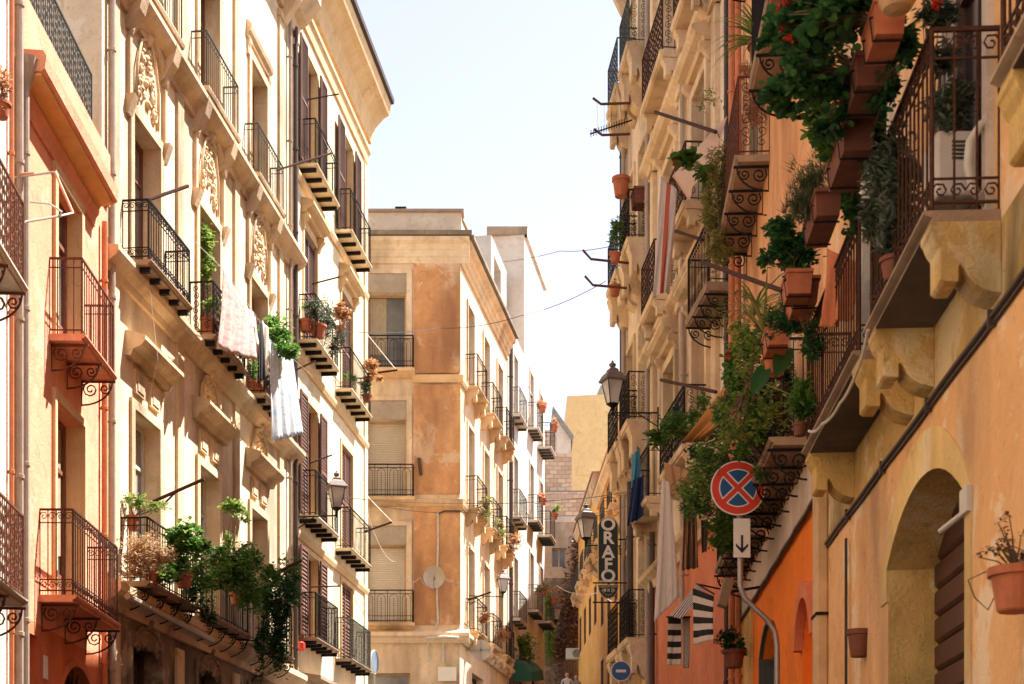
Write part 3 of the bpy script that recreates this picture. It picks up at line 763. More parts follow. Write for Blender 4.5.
# ============================================================ B3 pale cream house
F3=line(-8.975,.115,34.58,42.3,'L')
r,h=house('pale_cream_house','pale cream four storey house with brown louvred shutters and a deep eave','house',F3,0,F3.L,22.6,9,[(1,22.6,'cream3','wall')])
cols=[(35.35,36.6,34.9,37.2),(39.2,40.5,38.55,41.05)]
for i,(a,b,c,d) in enumerate(cols):
    a,b,c,d=[F3.sY(v) for v in (a,b,c,d)]
    b4='net'
    for z,zt,kind,sh,st in ((17.8,20.75,'door','open','bars'),(13.72,16.5,'shutclosed',None,'bars'),(9.62,12.5,'door' if i==0 else 'shutclosed','open' if i==0 else None,'bars'),(6.78,8.9,'door' if i==0 else 'shutclosed','open' if i==0 else None,'dense')):
        window(r,F3,a,b,z+.02,zt,kind,.22,gl='glass',sur='cream3_trim',sw=.11,sp=.03,shut=sh,hood=(zt+.28,.3,'cream3_trim') if zt in(16.5,) else None)
        balcony(r,F3,c,d,z,.42,1.05,'bars','joist',5,miron='iron' if not(st=='dense' and i==1) else 'iron_grey',mslab='cream3' if st=='bars' else 'slab',step=.12 if st=='bars' else .075,t=.07,mbrk='iron' )
    mb=MB(); F3.extr(mb,[(0,5.85),(.45,5.85),(.45,5.93),(0,6.0)],c+.3,d-.1); mb.build('door_canopy','slab',r)
    window(r,F3,a-.1,b+.2,2.8,5.4,'dark',.3,gl='glass',fr='wood',sur='cream3_trim')
cornice(r,F3,[(0,21.2),(.05,21.2),(.09,21.45),(.14,21.5),(.14,21.6),(0,21.6)],0,F3.L,'cream3_trim','string_course')
cornice(r,F3,[(0,21.9),(.1,21.9),(.16,22.2),(.22,22.35),(.46,22.6),(.6,22.68),(.66,22.85),(.66,23.1),(.55,23.2),(0,23.4)],0,F3.L+.25,'cream3_trim')
cornice(r,F3,[(.665,22.98),(.75,23.0),(.76,23.12),(.67,23.18)],0,F3.L+.25,'pipe_dark','roof_gutter')
for z in (17.45,13.25,9.15):
    cornice(r,F3,[(0,z-.1),(.05,z-.1),(.09,z),(.09,z+.08),(0,z+.1)],0,F3.L,'cream3_trim','string_course')
mb=MB(); F3.box(mb,F3.L-.35,F3.L+.02,4,21.1,-.01,.045); mb.build('quoin_strip','cream3',r)
finish(h)
# ============================================================ M middle building
FM=Fac((-12,46),(-1.6,46),'L')   # front, faces the camera
FM.n=Vector((0,-1,0))
FS=line(-8.96,.16,46,54.85,'L')
zM=20.6
r=thing('corner_house','orange corner house of rough plaster facing down the street with stacked blinds and iron railings','house',(-1.6,46,gz(46)-.5))
sm=lambda x: FM.s(x)
def mf(x): return (FM.s(x))
fl=[(15.9,18.9),(12.35,15.6),(8.75,11.85)]
rail_z=[FM.z(400,371),FM.z(400,499),FM.z(400,624)]
tops=[FM.z(400,293),FM.z(400,420),FM.z(400,545)]
for i,(z,zt) in enumerate(zip(rail_z,tops)):
    for k,(xa,xb) in enumerate(((366.5,406),(300,340))):
        kind='win' if i==0 else 'roller'
        window(r,FM,mf(xa),mf(xb),z+.05,zt,kind,.3,gl='glass_grey' if i==0 else ('roller' if i==1 else 'roller_white'),fr='frame_tan',mull=1,trans=False)
        mb=MB(); FM.box(mb,mf(xa)-.02,mf(xb)+.02,zt+.002,zt+.58,-.01,.03); mb.build('lintel_panel','mgrey',r)
        mb=MB()
        FM.box(mb,mf(xb)+.021,mf(xb)+.18,z-.2,zt+.72,-.01,.06)
        FM.box(mb,mf(xa)-.18,mf(xa)-.021,z-.2,zt+.72,-.01,.06); FM.box(mb,mf(xa)-.02,mf(xb)+.02,zt+.585,zt+.72,-.01,.06)
        mb.build('surround','mfront',r)
        s0,s1=mf(xa)-.15,mf(xb)+.28
        mb=MB(); FM.extr(mb,[(0,z-.24),(.1,z-.22),(.3,z-.12),(.36,z-.1),(.36,z),(0,z)],s0,s1); b=mb.build('balcony','mcornice',r)
        mb=MB(); rail_seg(mb,FM.P(s0+.05,z,.32),FM.P(s1-.05,z,.32),.98,'arch',.13,.011); rail_seg(mb,FM.P(s1-.05,z,.32),FM.P(s1-.05,z,0),.98,'arch',.13,.011); mb.build('railing','iron',b)
# rough ochre panels on the corner
x0,x1=mf(414),mf(460.5)
for za,zb in ((FM.z(400,375)+.05,FM.z(400,262)),(FM.z(400,499)+.15,FM.z(400,385)),(FM.z(400,628)+.1,FM.z(400,507))):
    mb=MB(); FM.box(mb,x0,x1-.0,za,zb,-.01,.05); mb.build('plaster_panel','ochre',r)
for py in (379,503):
    z=FM.z(400,py); 
    cornice(r,FM,[(0,z-.12),(.06,z-.12),(.10,z-.03),(.12,z+.1),(0,z+.14)],mf(412),FM.L+.1,'mcornice','string_course')
    cornice(r,FS,[(0,z-.12),(.06,z-.12),(.10,z-.03),(.12,z+.1),(0,z+.14)],-.0,FS.L,'mcornice','string_course')
zc=FM.z(400,262)
prof=lambda z:[(0,z),(.05,z),(.07,z+.16),(.11,z+.2),(.13,z+.36),(.17,z+.4),(.2,z+.52),(.32,z+.6),(.34,z+.72),(0,z+.74)]
cornice(r,FM,prof(zM-.72),0,FM.L+.3,'mfront'); cornice(r,FS,prof(zM-.72),0.0,FS.L,'mcornice')
mb=MB(); FM.box(mb,0,FM.L+.38,zM+.03,zM+.16,-.8,.40); FS.box(mb,0,FS.L,zM+.031,zM+.15,-.8,.44); mb.build('gutter_edge','mold',r)
mb=MB(); FM.box(mb,0,FM.L+.05,zM+.2,zM+.88,-.45,-.05); FS.box(mb,.1,FS.L,zM+.2,zM+.86,-.45,-.05); mb.build('parapet','stone_white',r)
mb=MB(); FM.box(mb,0,FM.L+.12,zM+.88,zM+.97,-.5,.02); FS.box(mb,.1,FS.L,zM+.87,zM+.955,-.5,.0); mb.build('coping','slab',r)
# ground cornice of corner house
zg=FM.z(400,637)
cornice(r,FM,[(0,zg-.2),(.12,zg-.2),(.2,zg-.05),(.3,zg),(.3,zg+.1),(0,zg+.25)],0,FM.L+.3,'mfront','string_course')
cornice(r,FS,[(0,zg-.2),(.12,zg-.2),(.2,zg-.05),(.3,zg),(.3,zg+.1),(0,zg+.25)],0.0,FS.L,'mfront','string_course')
mb=MB(); FM.box(mb,mf(438),mf(456.5),FM.z(400,681),FM.z(400,667),.0,.03); mb.build('street_name_plate','white_paint',r)
window(r,FM,mf(366),mf(410),4.6,FM.z(400,673),'dark',.3,fr='frame_tan',gl='glass')
# side windows and balconies
side=[(469,483,391),(483,496,414)]
zrow=[FS.z(469,391,.4),FS.z(465,525,.4),FS.z(465,640,.4)]
for z in (FM.z(400,379)+.0,FM.z(400,503),FM.z(400,628)):
    for Ya in (47.2,50.0,52.7):
        a=FS.sY(Ya); window(r,FS,a,a+1.05,z+.1,z+2.75,'dark',.25,gl='glass_grey',fr='wood_frame',sur='mfront',sw=.12)
        balcony(r,FS,a-.35,a+1.4,z+.05,.42,1.0,'bars','corbel',2,miron='iron',mslab='mcornice',ch=.45,cw=.2,step=.14)
window(r,FS,FS.sY(48),FS.sY(50),4.8,7.6,'dark',.3,gl='glass',fr='wood'); window(r,FS,FS.sY(51.5),FS.sY(53.5),4.8,7.6,'dark',.3,gl='glass',fr='wood')
# pipes on the front
def pipe_path(root,pp,Y,r_,mat,name='conduit'):
    mb=MB(); mb.tube([at(x,y,Y) for x,y in pp],r_,6); return mb.build(name,mat,root)
pipe_path(r,[(438,512),(438,545),(437,572),(437,600),(438,622),(432,634),(428,640),(428,662)],45.90,.03,'cable_white')
pipe_path(r,[(438,514),(444,511),(462,511)],45.90,.025,'pipe_dark')
pipe_path(r,[(426,638),(445,637),(459,638)],45.62,.05,'cable_white')
pipe_path(r,[(419,458),(421,475)],45.9,.05,'pipe_dark'); pipe_path(r,[(443,640),(443,662)],45.9,.035,'cable_white')
for (hz0,hz1,mt,nm) in ((3.0,zg,'mfront','ground_floor_wall'),(zg,zM,'mfront','front_wall')):
    mb=MB(); FM.wall(mb,0,FM.L,hz0,hz1); mb.build(nm,mt,r)
for (hz0,hz1,mt,nm) in ((3.0,zg,'mside','ground_floor_wall'),(zg,zM,'mside','side_wall')):
    mb=MB(); FS.wall(mb,0,FS.L,hz0,hz1); mb.build(nm,mt,r)
mb=MB(); mb.add([(-12,46.3,3),(-12,55,3),(-.2,54.8,3),(-.2,54.8,zM),(-12,55,zM),(-12,46.3,zM)],[(0,1,4,5),(1,2,3,4)]); mb.build('rear_wall','mside',r)
mb=MB(); mb.hexa([(-12,46.1,zM-.1),(-1.7,46.1,zM-.1),(-.25,54.8,zM-.1),(-12,54.8,zM-.1),(-12,46.1,zM+.02),(-1.7,46.1,zM+.02),(-.25,54.8,zM+.02),(-12,54.8,zM+.02)]); mb.build('roof','roof_grey',r)
# roof unit + arm
t=thing('roof_vent_cowl','small dark louvred vent cowl on the parapet of the orange corner house','vent',at(401,216,46.3))
mb=MB()
for k in range(3): mb.box(tuple(at(401,216,46.3)+Vector((-.17,-.15,k*.09))),tuple(at(401,216,46.3)+Vector((.17,.15,k*.09+.05))))
mb.box(tuple(at(401,216,46.3)+Vector((-.1,-.1,-.12))),tuple(at(401,216,46.3)+Vector((.1,.1,.22)))); mb.build('cowl','iron',t)
mb=MB(); mb.tube([at(368,222,46.3),at(388,214,46.3),at(400,213,46.3)],.02,5); mb.build('arm','iron',t)
# satellite dish
t=thing('satellite_dish','round pale grey satellite dish on the orange plaster corner panel','satellite dish',at(434,577,45.8))
mb=MB(); c=at(434,577,45.55); n=18
rings=[(.02,.12),(.14,.10),(.25,.05),(.33,0)]
for rr,dd in rings:
    for k in range(n): mb.v.append(c+Vector((rr*math.cos(6.2832*k/n),dd,rr*1.05*math.sin(6.2832*k/n))))
for i in range(3):
    for k in range(n): mb.f.append((i*n+k,i*n+(k+1)%n,(i+1)*n+(k+1)%n,(i+1)*n+k))
mb.f.append(tuple(range(n))); mb.build('dish','dish',t,smooth=True)
mb=MB(); mb.tube([c+Vector((0,.1,-.05)),c+Vector((0,.4,-.3)),c+Vector((0,.45,-.55))],.025,6); mb.tube([c+Vector((0,0,-.33)),c+Vector((0,-.3,-.05))],.012,5); mb.build('arm','steel',t)
# ============================================================ W white buildings
FW1=line(-8.96,.16,54.87,58.98,'L')
r,h=house('narrow_white_house','narrow white house between the orange corner house and the white tower house','house',FW1,0,FW1.L,21.4,7,[(4,21.4,'white2','wall')])
for z in (18.2,14.4,10.6,7.2):
    a=FW1.sY(56.2); window(r,FW1,a,a+1.0,z+.05,z+2.4,'dark',.2,gl='glass_grey',fr='frame_white',sur='white2'); balcony(r,FW1,a-.4,a+1.4,z,.35,1.0,'bars','joist',3,miron='iron_grey',mslab='white2')
downpipe(r,FW1,.15,5,21.2,'pipe_dark',r=.07,n=.12)
finish(h)
r=thing('roof_cabin','white rooftop cabin with one slanting dark opening behind the corner house parapet','roof cabin',(-.9,56,21.4))
FC=line(-9.6,.16,55.2,58.6,'L'); FC.holes.append((.6,2.2,23.0,24.1,.3)); mb=MB(); FC.wall(mb,0,FC.L,21.4,24.6); FC.body(mb,0,FC.L,21.4,24.6,1.2); mb.build('wall','white2',r)
mb=MB(); mb.add([FC.P(.6,23.0,-.29),FC.P(2.2,23.0,-.29),FC.P(2.2,24.1,-.29),FC.P(.6,24.1,-.29)],[(0,1,2,3)]); mb.build('window','glass',r)
FW=line(-8.96,.16,59.0,64.8,'L')
r,h=house('white_tower_house','tall plain white house with stacked potted balconies beyond the orange corner house','house',FW,0,FW.L,20.5,8,[(5,20.5,'white2','wall')])
h2=dict(h); h2.update(z0=20.5,z1=26.2,depth=1.45,bands=[(20.5,26.2,'white2','tower_wall')])
for z in (18.9,15.2,11.6):
    for kY,Y in enumerate((60.6,63.4)):
        a=FW.sY(Y)-.3; window(r,FW,a,a+1.0,z+.05,z+2.4,'dark',.2,gl='glass_grey',fr='frame_white',sur='white2',sw=.1)
        balcony(r,FW,a-.35,a+1.2,z,.42 if kY==0 else .55,1.0,'bars','joist',4,miron='iron_grey',mslab='white2',mbrk='iron_grey',step=.16)
for z in (8.6,): 
    a=FW.sY(61); window(r,FW,a,a+2.2,z-2,z+.6,'dark',.3,gl='glass',fr='wood')
finish(h); finish(h2)
cornice(r,FW,[(0,26.2),(.1,26.2),(.14,26.5),(0,26.5)],0,FW.L,'white2','coping')
mb=MB(); c=FW.P(0,26.2,0); mb.box((c.x-1.47,c.y-.06,26.2),(c.x+.12,c.y+.3,26.5)); mb.build('coping','slab',r)
# far buildings ----------------------------------------------------
M['rubble'],nt,b=newmat('rubble_stone_wall')
tc=nt.nodes.new('ShaderNodeTexCoord').outputs['Object']
mp=mapping(nt,tc,(1,1,1),(math.pi/2,0,0))
br=nt.nodes.new('ShaderNodeTexBrick'); br.inputs['Scale'].default_value=1.0; br.inputs['Brick Width'].default_value=.36; br.inputs['Row Height'].default_value=.2; br.inputs['Mortar Size'].default_value=.02
br.inputs['Color1'].default_value=(.78,.55,.36,1); br.inputs['Color2'].default_value=(.48,.31,.19,1); br.inputs['Mortar'].default_value=(.36,.26,.19,1)
nz_=nt.nodes.new('ShaderNodeTexNoise'); nz_.inputs['Scale'].default_value=1.6; lk(nt,mp,nz_.inputs['Vector'])
va=nt.nodes.new('ShaderNodeMix'); va.data_type='VECTOR'; va.inputs[0].default_value=.12; lk(nt,mp,va.inputs[4]); lk(nt,nz_.outputs['Color'],va.inputs[5]); lk(nt,va.outputs[1],br.inputs['Vector'])
cc=mixc(nt,ramp(nt,noise(nt,.8,7,.7,tc),.4,.7),br.outputs['Color'],(.56,.42,.32)); lk(nt,cc,b.inputs['Base Color']); b.inputs['Roughness'].default_value=.95
bump(nt,br.outputs['Fac'],b,.5,.05)
M['brown_rock']=stucco('dark_brown_rock',(.26,.17,.11),(.14,.09,.06),(.05,.035,.025),.8,(.42,.30,.2),.7,seed=51)
M['tan_far']=stucco('dusty_tan_wall',(.62,.44,.29),(.48,.32,.2),(.2,.13,.08),.7,seed=52)
FK=Fac((-1.5,80),(6.5,80),'L'); FK.n=Vector((0,-1,0))
r,h=house('rubble_stone_house','tall brownish stone block house closing the end of the street','house',FK,0,FK.L,FK.z(560,492),6,[(8,FK.z(560,578),'brown_rock','base_wall'),(FK.z(560,578),FK.z(560,522),'tan_far','lower_wall'),(FK.z(560,522),FK.z(560,516),'stone_white','band'),(FK.z(560,516),FK.z(560,492),'rubble','wall')],z0=9)
window(r,FK,FK.s(552),FK.s(566),FK.z(560,567),FK.z(560,548),'win',.3,gl='glass_grey',fr='frame_tan',mull=2,trans=False)
window(r,FK,FK.s(571),FK.s(580),FK.z(560,610),FK.z(560,590),'dark',.3,gl='glass',fr='wood')
finish(h)
mb=MB(); FK.box(mb,FK.s(535),FK.s(572),FK.z(560,492)+.08,FK.z(560,452),-5,-.3); FK.box(mb,FK.s(535),FK.s(557),FK.z(560,452),FK.z(560,428),-5,-.4); mb.build('upper_wall','rubble',r)
r=thing('white_gable_house','small white wall house showing above the stone house','house',(2,83,20)); mb=MB()
mb.hexa([at(553,492,86.5),at(571,492,86.5),at(571,492,86.5)+Vector((0,4,0)),at(553,492,86.5)+Vector((0,4,0)),at(553,412,86.5),at(571,440,86.5),at(571,440,86.5)+Vector((0,4,0)),at(553,412,86.5)+Vector((0,4,0))]); mb.build('wall','white2',r)
mb=MB(); a,b_=at(552,411,86.2),at(573,441,86.2); mb.hexa([a,b_,b_+Vector((0,4.5,0)),a+Vector((0,4.5,0))]+[v+Vector((.05,0,.3)) for v in (a,b_,b_+Vector((0,4.5,0)),a+Vector((0,4.5,0)))]); mb.build('roof','roof_grey',r)
r=thing('straw_yellow_tower','plain straw yellow tower house rising behind the lantern','house',(3.5,95,18)); mb=MB()
p0,p1=at(567,680,95),at(640,680,95); d=Vector((0,7,0))
mb.hexa([p0,p1,p1+d,p0+d,at(567,396,95),at(640,393,95),at(640,393,95)+d,at(567,396,95)+d]); mb.build('wall','ytower',r)
mb=MB(); q0,q1=at(596,396,97),at(606,396,97); mb.hexa([q0,q1,q1+Vector((0,3,0)),q0+Vector((0,3,0))]+[v+Vector((.3,0,.7)) for v in (q0,q1,q1+Vector((0,3,0)),q0+Vector((0,3,0)))]); mb.build('skylight','roof_grey',r)
mb=MB(); 
pts=[at(590+13*math.cos(math.pi*k/11),475-24*math.sin(math.pi*k/11),94.96) for k in range(12)]; mb.add(pts,[tuple(range(12))]); mb.build('arched_window','ytower',r)
FY=line(5.72,-.029,50,65.9,'R')
r,h=house('golden_yellow_house','long golden yellow house with small dark windows behind the bottle green hanging sign','house',FY,0,FY.L,17.4,8,[(3,14.4,'yhouse','wall'),(14.4,17.4,'yhouse','upper_wall')],z0=4)
for Y in (51.5,54.5,57.5,60.5,63.5):
    s=FY.sY(Y)
    for z,zt in ((11.6,13.4),(14.9,16.6),(8.2,10.2)):
        window(r,FY,s,s+1.3,z,zt,'dark',.07,gl='glass_black',fr='wood_frame')
    if Y%2<1.6: balcony(r,FY,s-.4,s+1.4,14.5,.6,.9,'bars','corbel',2,miron='iron_grey',mslab='mcornice',step=.2)
cornice(r,FY,[(0,14.0),(.12,14.0),(.3,14.2),(.3,14.38),(0,14.4)],0,FY.L,'mcornice','string_course')
cornice(r,FY,[(0,17.0),(.1,17.0),(.2,17.2),(.3,17.3),(.3,17.5),(0,17.6)],0,FY.L,'mcornice'); finish(h)
mb=MB(); FY.extr(mb,[(.33,17.5),(.33,17.58),(-4,17.9),(-4,17.8)],0,FY.L); mb.build('tiled_roof','roof_tile',r)
FY2=line(5.72,-.029,66,78,'R')
r,h=house('ochre_end_house','taller ochre house joined to the far end of the long golden yellow house','house',FY2,0,FY2.L,18.5,8,[(6,18.5,'yhouse','wall')],z0=6)
for Y in (67,70,73,76):
    s=FY2.sY(Y)
    for z,zt in ((12.2,14.0),(15.2,16.9)): window(r,FY2,s,s+1.3,z,zt,'dark',.07,gl='glass_black',fr='wood_frame')
    balcony(r,FY2,s-.4,s+1.4,15.1,.45,.9,'bars','corbel',2,miron='iron_grey',mslab='mcornice',step=.2)
cornice(r,FY2,[(0,18.1),(.1,18.1),(.25,18.4),(.25,18.6),(0,18.7)],0,FY2.L,'mcornice'); finish(h)
mb=MB(); FY2.extr(mb,[(.3,18.62),(.3,18.7),(-4,19.0),(-4,18.9)],0,FY2.L); mb.build('tiled_roof','roof_tile',r)
t=thing('air_conditioner','white air conditioner unit on the wall at the far end of the street','air conditioner',at(574,654,77.5)); c=at(574,654,77.5)
mb=MB(); mb.box(tuple(c+Vector((-.42,-.2,-.28))),tuple(c+Vector((.42,.2,.28)))); mb.build('casing','plastic_white',t,bevel=.02)
mb=MB(); 
for rr in (.05,.1,.15,.2): mb.tube([c+Vector((.12+rr*math.cos(q*.3927),-.215,rr*math.sin(q*.3927))) for q in range(17)],.012,4)
mb.build('fan_grille','black_paint',t)
# ============================================================ RIGHT: R1 peach house
G1=line(2.386,.055,-8,15.68,'R')
r,h=house('peach_house','weathered peach and yellow house with an arched plank door and heavy corbelled balconies','house',G1,0,G1.L,15.0,8,[(-1,4.80,'r1_low','ground_floor_wall'),(4.80,5.36,'r1_yellow','painted_band'),(5.36,15.0,'r1','wall')],z0=-.6)
a,b=G1.sY(9.63),G1.sY(12.2)
G1.holes.append((a,b,0.02,4.38,.42,.42)); 
win=MB(); 
mb=MB(); k=0; z=.05
d=-.40
while z<4.3:
    G1.extr(mb,[(d-.02,z),(d+.0,z+.004),(d+.03,z+.03),(d+.03,z+.19),(d+.0,z+.216),(d-.02,z+.22)],a+.02,b-.02); z+=.22
mb.build('plank_door','wood',r)
mb=MB(); mb.add([G1.P(a,0,-.41),G1.P(b,0,-.41),G1.P(b,4.4,-.41),G1.P(a,4.4,-.41)],[(0,1,2,3)]); mb.build('door_backing','wood',r)
M['arch_band']=stucco('pale_arch_band_plaster',(.88,.65,.28),(.80,.54,.20),(.3,.18,.08),.6,(.82,.70,.5),.6,seed=44)
# yellow reveal lining
mb=MB(); G1.box(mb,b-.006,b+.0,0,3.955,-.40,-.002); pts=arch_pts(a+.004,b-.004,3.96,4.374)
for p,q in zip(pts[:-1],pts[1:]): mb.add([G1.P(*p,-.002),G1.P(*q,-.002),G1.P(*q,-.39),G1.P(*p,-.39)],[(0,1,2,3)])
mb.build('door_reveal','r1_yellow',r)
mb=MB(); pi=arch_pts(a,b,3.96,4.38); po=arch_pts(a-.16,b+.26,3.96,4.70)
for i in range(len(pi)-1):
    A_,B_,C_,D_=pi[i],pi[i+1],po[i+1],po[i]
    mb.hexa([G1.P(*A_,-.01),G1.P(*B_,-.01),G1.P(*C_,-.01),G1.P(*D_,-.01),G1.P(*A_,.012),G1.P(*B_,.012),G1.P(*C_,.012),G1.P(*D_,.012)])
G1.box(mb,a-.16,a,0,3.958,-.01,.012); G1.box(mb,b,b+.26,3.7,3.958,-.01,.012); mb.build('door_surround','arch_band',r)
mb=MB(); A_=G1.P(G1.sY(10.5),3.9,-.30); mb.tube([at(941,531,10.2),at(964,513,9.7)],.022,8); mb.build('strip_lamp','plastic_white',r)
mb=MB(); s0=G1.s(969); s1=G1.s(974.5); mb2=MB(); G1.box(mb,s0-.09,s0+.09,G1.z(970,513),G1.z(970,487),.0,.04); mb.build('wall_plate','plastic_white',r,bevel=.004)
# cable band
mb=MB(); 
for zz,rr,nn in ((4.83,.02,.025),(4.795,.012,.015)): mb.tube([G1.P(G1.L*0,zz,nn)]+[G1.P(G1.L*i/40,zz+.006*math.sin(i*1.7),nn) for i in range(1,41)],rr,6)
for i in range(1,14): G1.box(mb,G1.L*i/14-.012,G1.L*i/14+.012,4.77,4.87,-.005,.05)
mb.build('cable_run','pipe_dark',r)
for (y0,y1,nb) in ((5.2,7.32,2),(8.8,10.78,2),(11.22,14.0,2)):
    a,b=G1.sY(y0)-.0,G1.sY(y1)
    balcony(r,G1,a,b,5.42,.43,1.08,'band','corbel',nb,mslab='slab',miron='iron_rust',mbrk='r1_yellow',t=.07,ch=.42,cw=.28,r=.0085)
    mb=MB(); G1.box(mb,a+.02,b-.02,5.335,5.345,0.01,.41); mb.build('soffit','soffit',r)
window(r,G1,G1.sY(9.05),G1.sY(10.1),5.44,8.0,'door',.12,gl='glass_black',fr='wood',sur='stone_white',sw=.1)
window(r,G1,G1.sY(12.0),G1.sY(13.1),5.44,8.0,'door',.14,gl='glass_black',fr='wood',sur='stone_white',sw=.1)
window(r,G1,G1.sY(5.7),G1.sY(6.7),5.44,8.0,'door',.3,gl='glass',fr='wood',sur='stone_white',sw=.1)
for y0 in (8.7,12.0):
    window(r,G1,G1.sY(y0),G1.sY(y0+1.1),10.4,13,'door',.3,gl='glass',fr='wood',sur='r1_yellow'); 
finish(h)
# boundary downpipe (broad cream) + thin black
t=thing('cream_downpipe_box','broad cream painted boxed downpipe between the peach house and the orange house','drainpipe',G1.P(G1.sY(15.55),0))
mb=MB(); G1.box(mb,G1.sY(15.3),G1.sY(15.6),2.0,G1.z(826,483),.002,.12); mb.build('pipe','pipe_cream',t,bevel=.02)
mb=MB(); G1.box(mb,G1.sY(15.28),G1.sY(15.62),.0,2.0,.002,.14); mb.build('base','black_paint',t,bevel=.02)
mb=MB(); 
for z in (2.6,4.1): G1.box(mb,G1.sY(15.28),G1.sY(15.62),z,z+.03,.003,.13)
mb.build('clamp','iron',t)
t=G1.s(846,.04); mb=MB(); mb.tube([G1.P(t,0,.04),G1.P(t,4.6,.04)],.014,6); tag(mb.build('thin_cable',M['cable'],loc=G1.P(t,0,.04)),'thin black cable running down the peach wall left of the arched door','cable')
# ============================================================ R2 orange house
G2=line(2.386,.055,15.7,24.0,'R')
r,h=house('orange_house','vivid orange house with apricot upper walls and scroll bracket balconies','house',G2,0,G2.L,20.6,8,[(-1,5.55,'r2','ground_floor_wall'),(5.55,20.6,'r2_up','wall')],z0=-.6)
cornice(r,G2,[(0,5.45),(.03,5.45),(.05,5.5),(.05,5.95),(.03,6.0),(0,6.0)],0,G2.L,'stone_white','pale_band')
mb=MB(); mb.tube([G2.P(G2.L*i/20,5.43+.012*math.sin(i*2.1),.05) for i in range(21)],.025,6); mb.build('cable_run','pipe_dark',r)
a,b=G2.sY(16.0),G2.sY(17.2); G2.holes.append((a,b,.05,4.5,.3,.5)); mb=MB(); G2.box(mb,a,b,0,4.5,-.34,-.28); mb.build('arched_door','r2',r)
pi=arch_pts(a,b,4.0,4.5); po=arch_pts(a-.16,b+.16,4.0,4.68); mb=MB()
for i in range(len(pi)-1):
    A_,B_,C_,D_=pi[i],pi[i+1],po[i+1],po[i]; mb.hexa([G2.P(*A_,-.01),G2.P(*B_,-.01),G2.P(*C_,-.01),G2.P(*D_,-.01),G2.P(*A_,.10),G2.P(*B_,.10),G2.P(*C_,.10),G2.P(*D_,.10)])
mb.build('door_hood','red_wall',r)
a,b=G2.sY(19.5),G2.sY(21.3); window(r,G2,a,b,1.6,G2.z(760,638),'dark',.2,gl='roller',fr='iron_grey',sur='iron_grey',sw=.05,arch=.35)
a=G2.sY(22.6); mb=MB(); G2.box(mb,a,G2.L,0,5.42,-.005,.03); mb.build('butter_yellow_panel','yellow_low',r)
for (y0,y1,z,st,nb,mi) in ((16.35,20.4,6.22,'bars',6,'iron'),(20.9,23.9,6.22,'bars',5,'iron'),(20.4,23.6,11.2,'scroll',5,'iron_brown'),(15.9,18.6,11.2,'bars',4,'iron'),(17.0,20.0,15.6,'bars',4,'iron')):  # upper scroll railing: lighter brown iron paints in the light on it
    balcony(r,G2,G2.sY(y0),G2.sY(y1),z,.46,1.08,st,'scroll',nb,mslab='slab',miron=mi,mbrk='iron',r=.0085)
    c=G2.sY((y0+y1)/2); window(r,G2,c-.6,c+.6,z+.02,z+2.5,'door',.3,gl='glass',fr='wood',sur='r3_trim')
balcony(r,G2,G2.sY(22.0),G2.sY(23.8),15.6,.46,1.05,'bars','scroll',4,mslab='slab',miron='iron')
downpipe(r,G2,G2.sY(23.85),-.3,20.1,'pipe_orange',r=.05,n=.1)
cornice(r,G2,[(0,20.1),(.2,20.3),(.4,20.5),(.4,20.7),(0,20.8)],0,G2.L,'r3_trim'); finish(h)
# ============================================================ R3 tan house, R4
G3=Fac((3.70,24.03),(3.70-.076*8.9,32.9),'R')
r,h=house('tan_house','tan stucco house with a terracotta ground floor and heavy stone balconies','house',G3,0,G3.L,21.6,8,[(-1,7.5,'red_wall','ground_floor_wall'),(7.5,21.6,'r3','wall')],z0=-.2)
def sY3(Y): return G3.sY(Y)
for (y0,y1,z,st,br,ch) in ((24.4,26.2,11.0,'bars','scroll',.4),(26.4,28.0,13.2,'scroll','corbel',.5),(29.6,31.2,12.8,'scroll','corbel',.5),(26.0,27.6,16.9,'scroll','corbel',.6),(28.7,31.1,17.1,'scroll','corbel',.6),(26.5,29.0,8.95,'scroll','corbel',.45),(30.3,32.4,8.95,'bars','corbel',.45)):
    balcony(r,G3,sY3(y0),sY3(y1),z,.50,1.05,st,br,4 if br=='scroll' else 2,mslab='r3_trim' if br=='corbel' else 'slab',miron='iron_rust' if z>12 else 'iron',mbrk='r3_trim' if br=='corbel' else 'iron',ch=ch*.66,cw=.2,t=.14)
for y in (26.7,29.7):
    for z,zt in ((17.15,19.7),(13.25,15.7),(8.97,11.6)):
        window(r,G3,sY3(y),sY3(y+1.15),z,zt,'door',.35,gl='glass_grey',fr='frame_tan',sur='r3_trim',sw=.18,sp=.08,hood=(zt+.35,.36,'r3_trim'))
for y in (25.9,28.9,32.2):
    mb=MB()
    for z0,z1 in ((8,12.2),(12.9,16.3),(17,20.3)):
        G3.box(mb,sY3(y)-.17,sY3(y)+.17,z0,z1,-.01,.09); G3.box(mb,sY3(y)-.22,sY3(y)+.22,z1,z1+.16,-.01,.15)
    mb.build('pilaster','r3_trim',r)
for z in (12.45,16.5,7.6): cornice(r,G3,[(0,z-.2),(.08,z-.2),(.12,z-.06),(.25,z+.04),(.28,z+.12),(0,z+.2)],0,G3.L,'r3_trim','string_course')
cornice(r,G3,[(0,20.6),(.2,20.8),(.4,21.2),(.5,21.3),(.5,21.6),(0,21.7)],0,G3.L,'r3_trim')
downpipe(r,G3,.25,-.3,20.4,'pipe_orange',r=.06,n=.12); downpipe(r,G3,.75,-.3,20.4,'pipe_dark',r=.045,n=.1)
downpipe(r,G3,sY3(28.55),6,20.4,'pipe',r=.045,n=.12)
downpipe(r,G3,sY3(32.65),-.3,20.4,'pipe',r=.055,n=.1)
downpipe(r,G3,G3.s(652,.1),-.3,8.6,'pipe_dark',r=.06,n=.1)
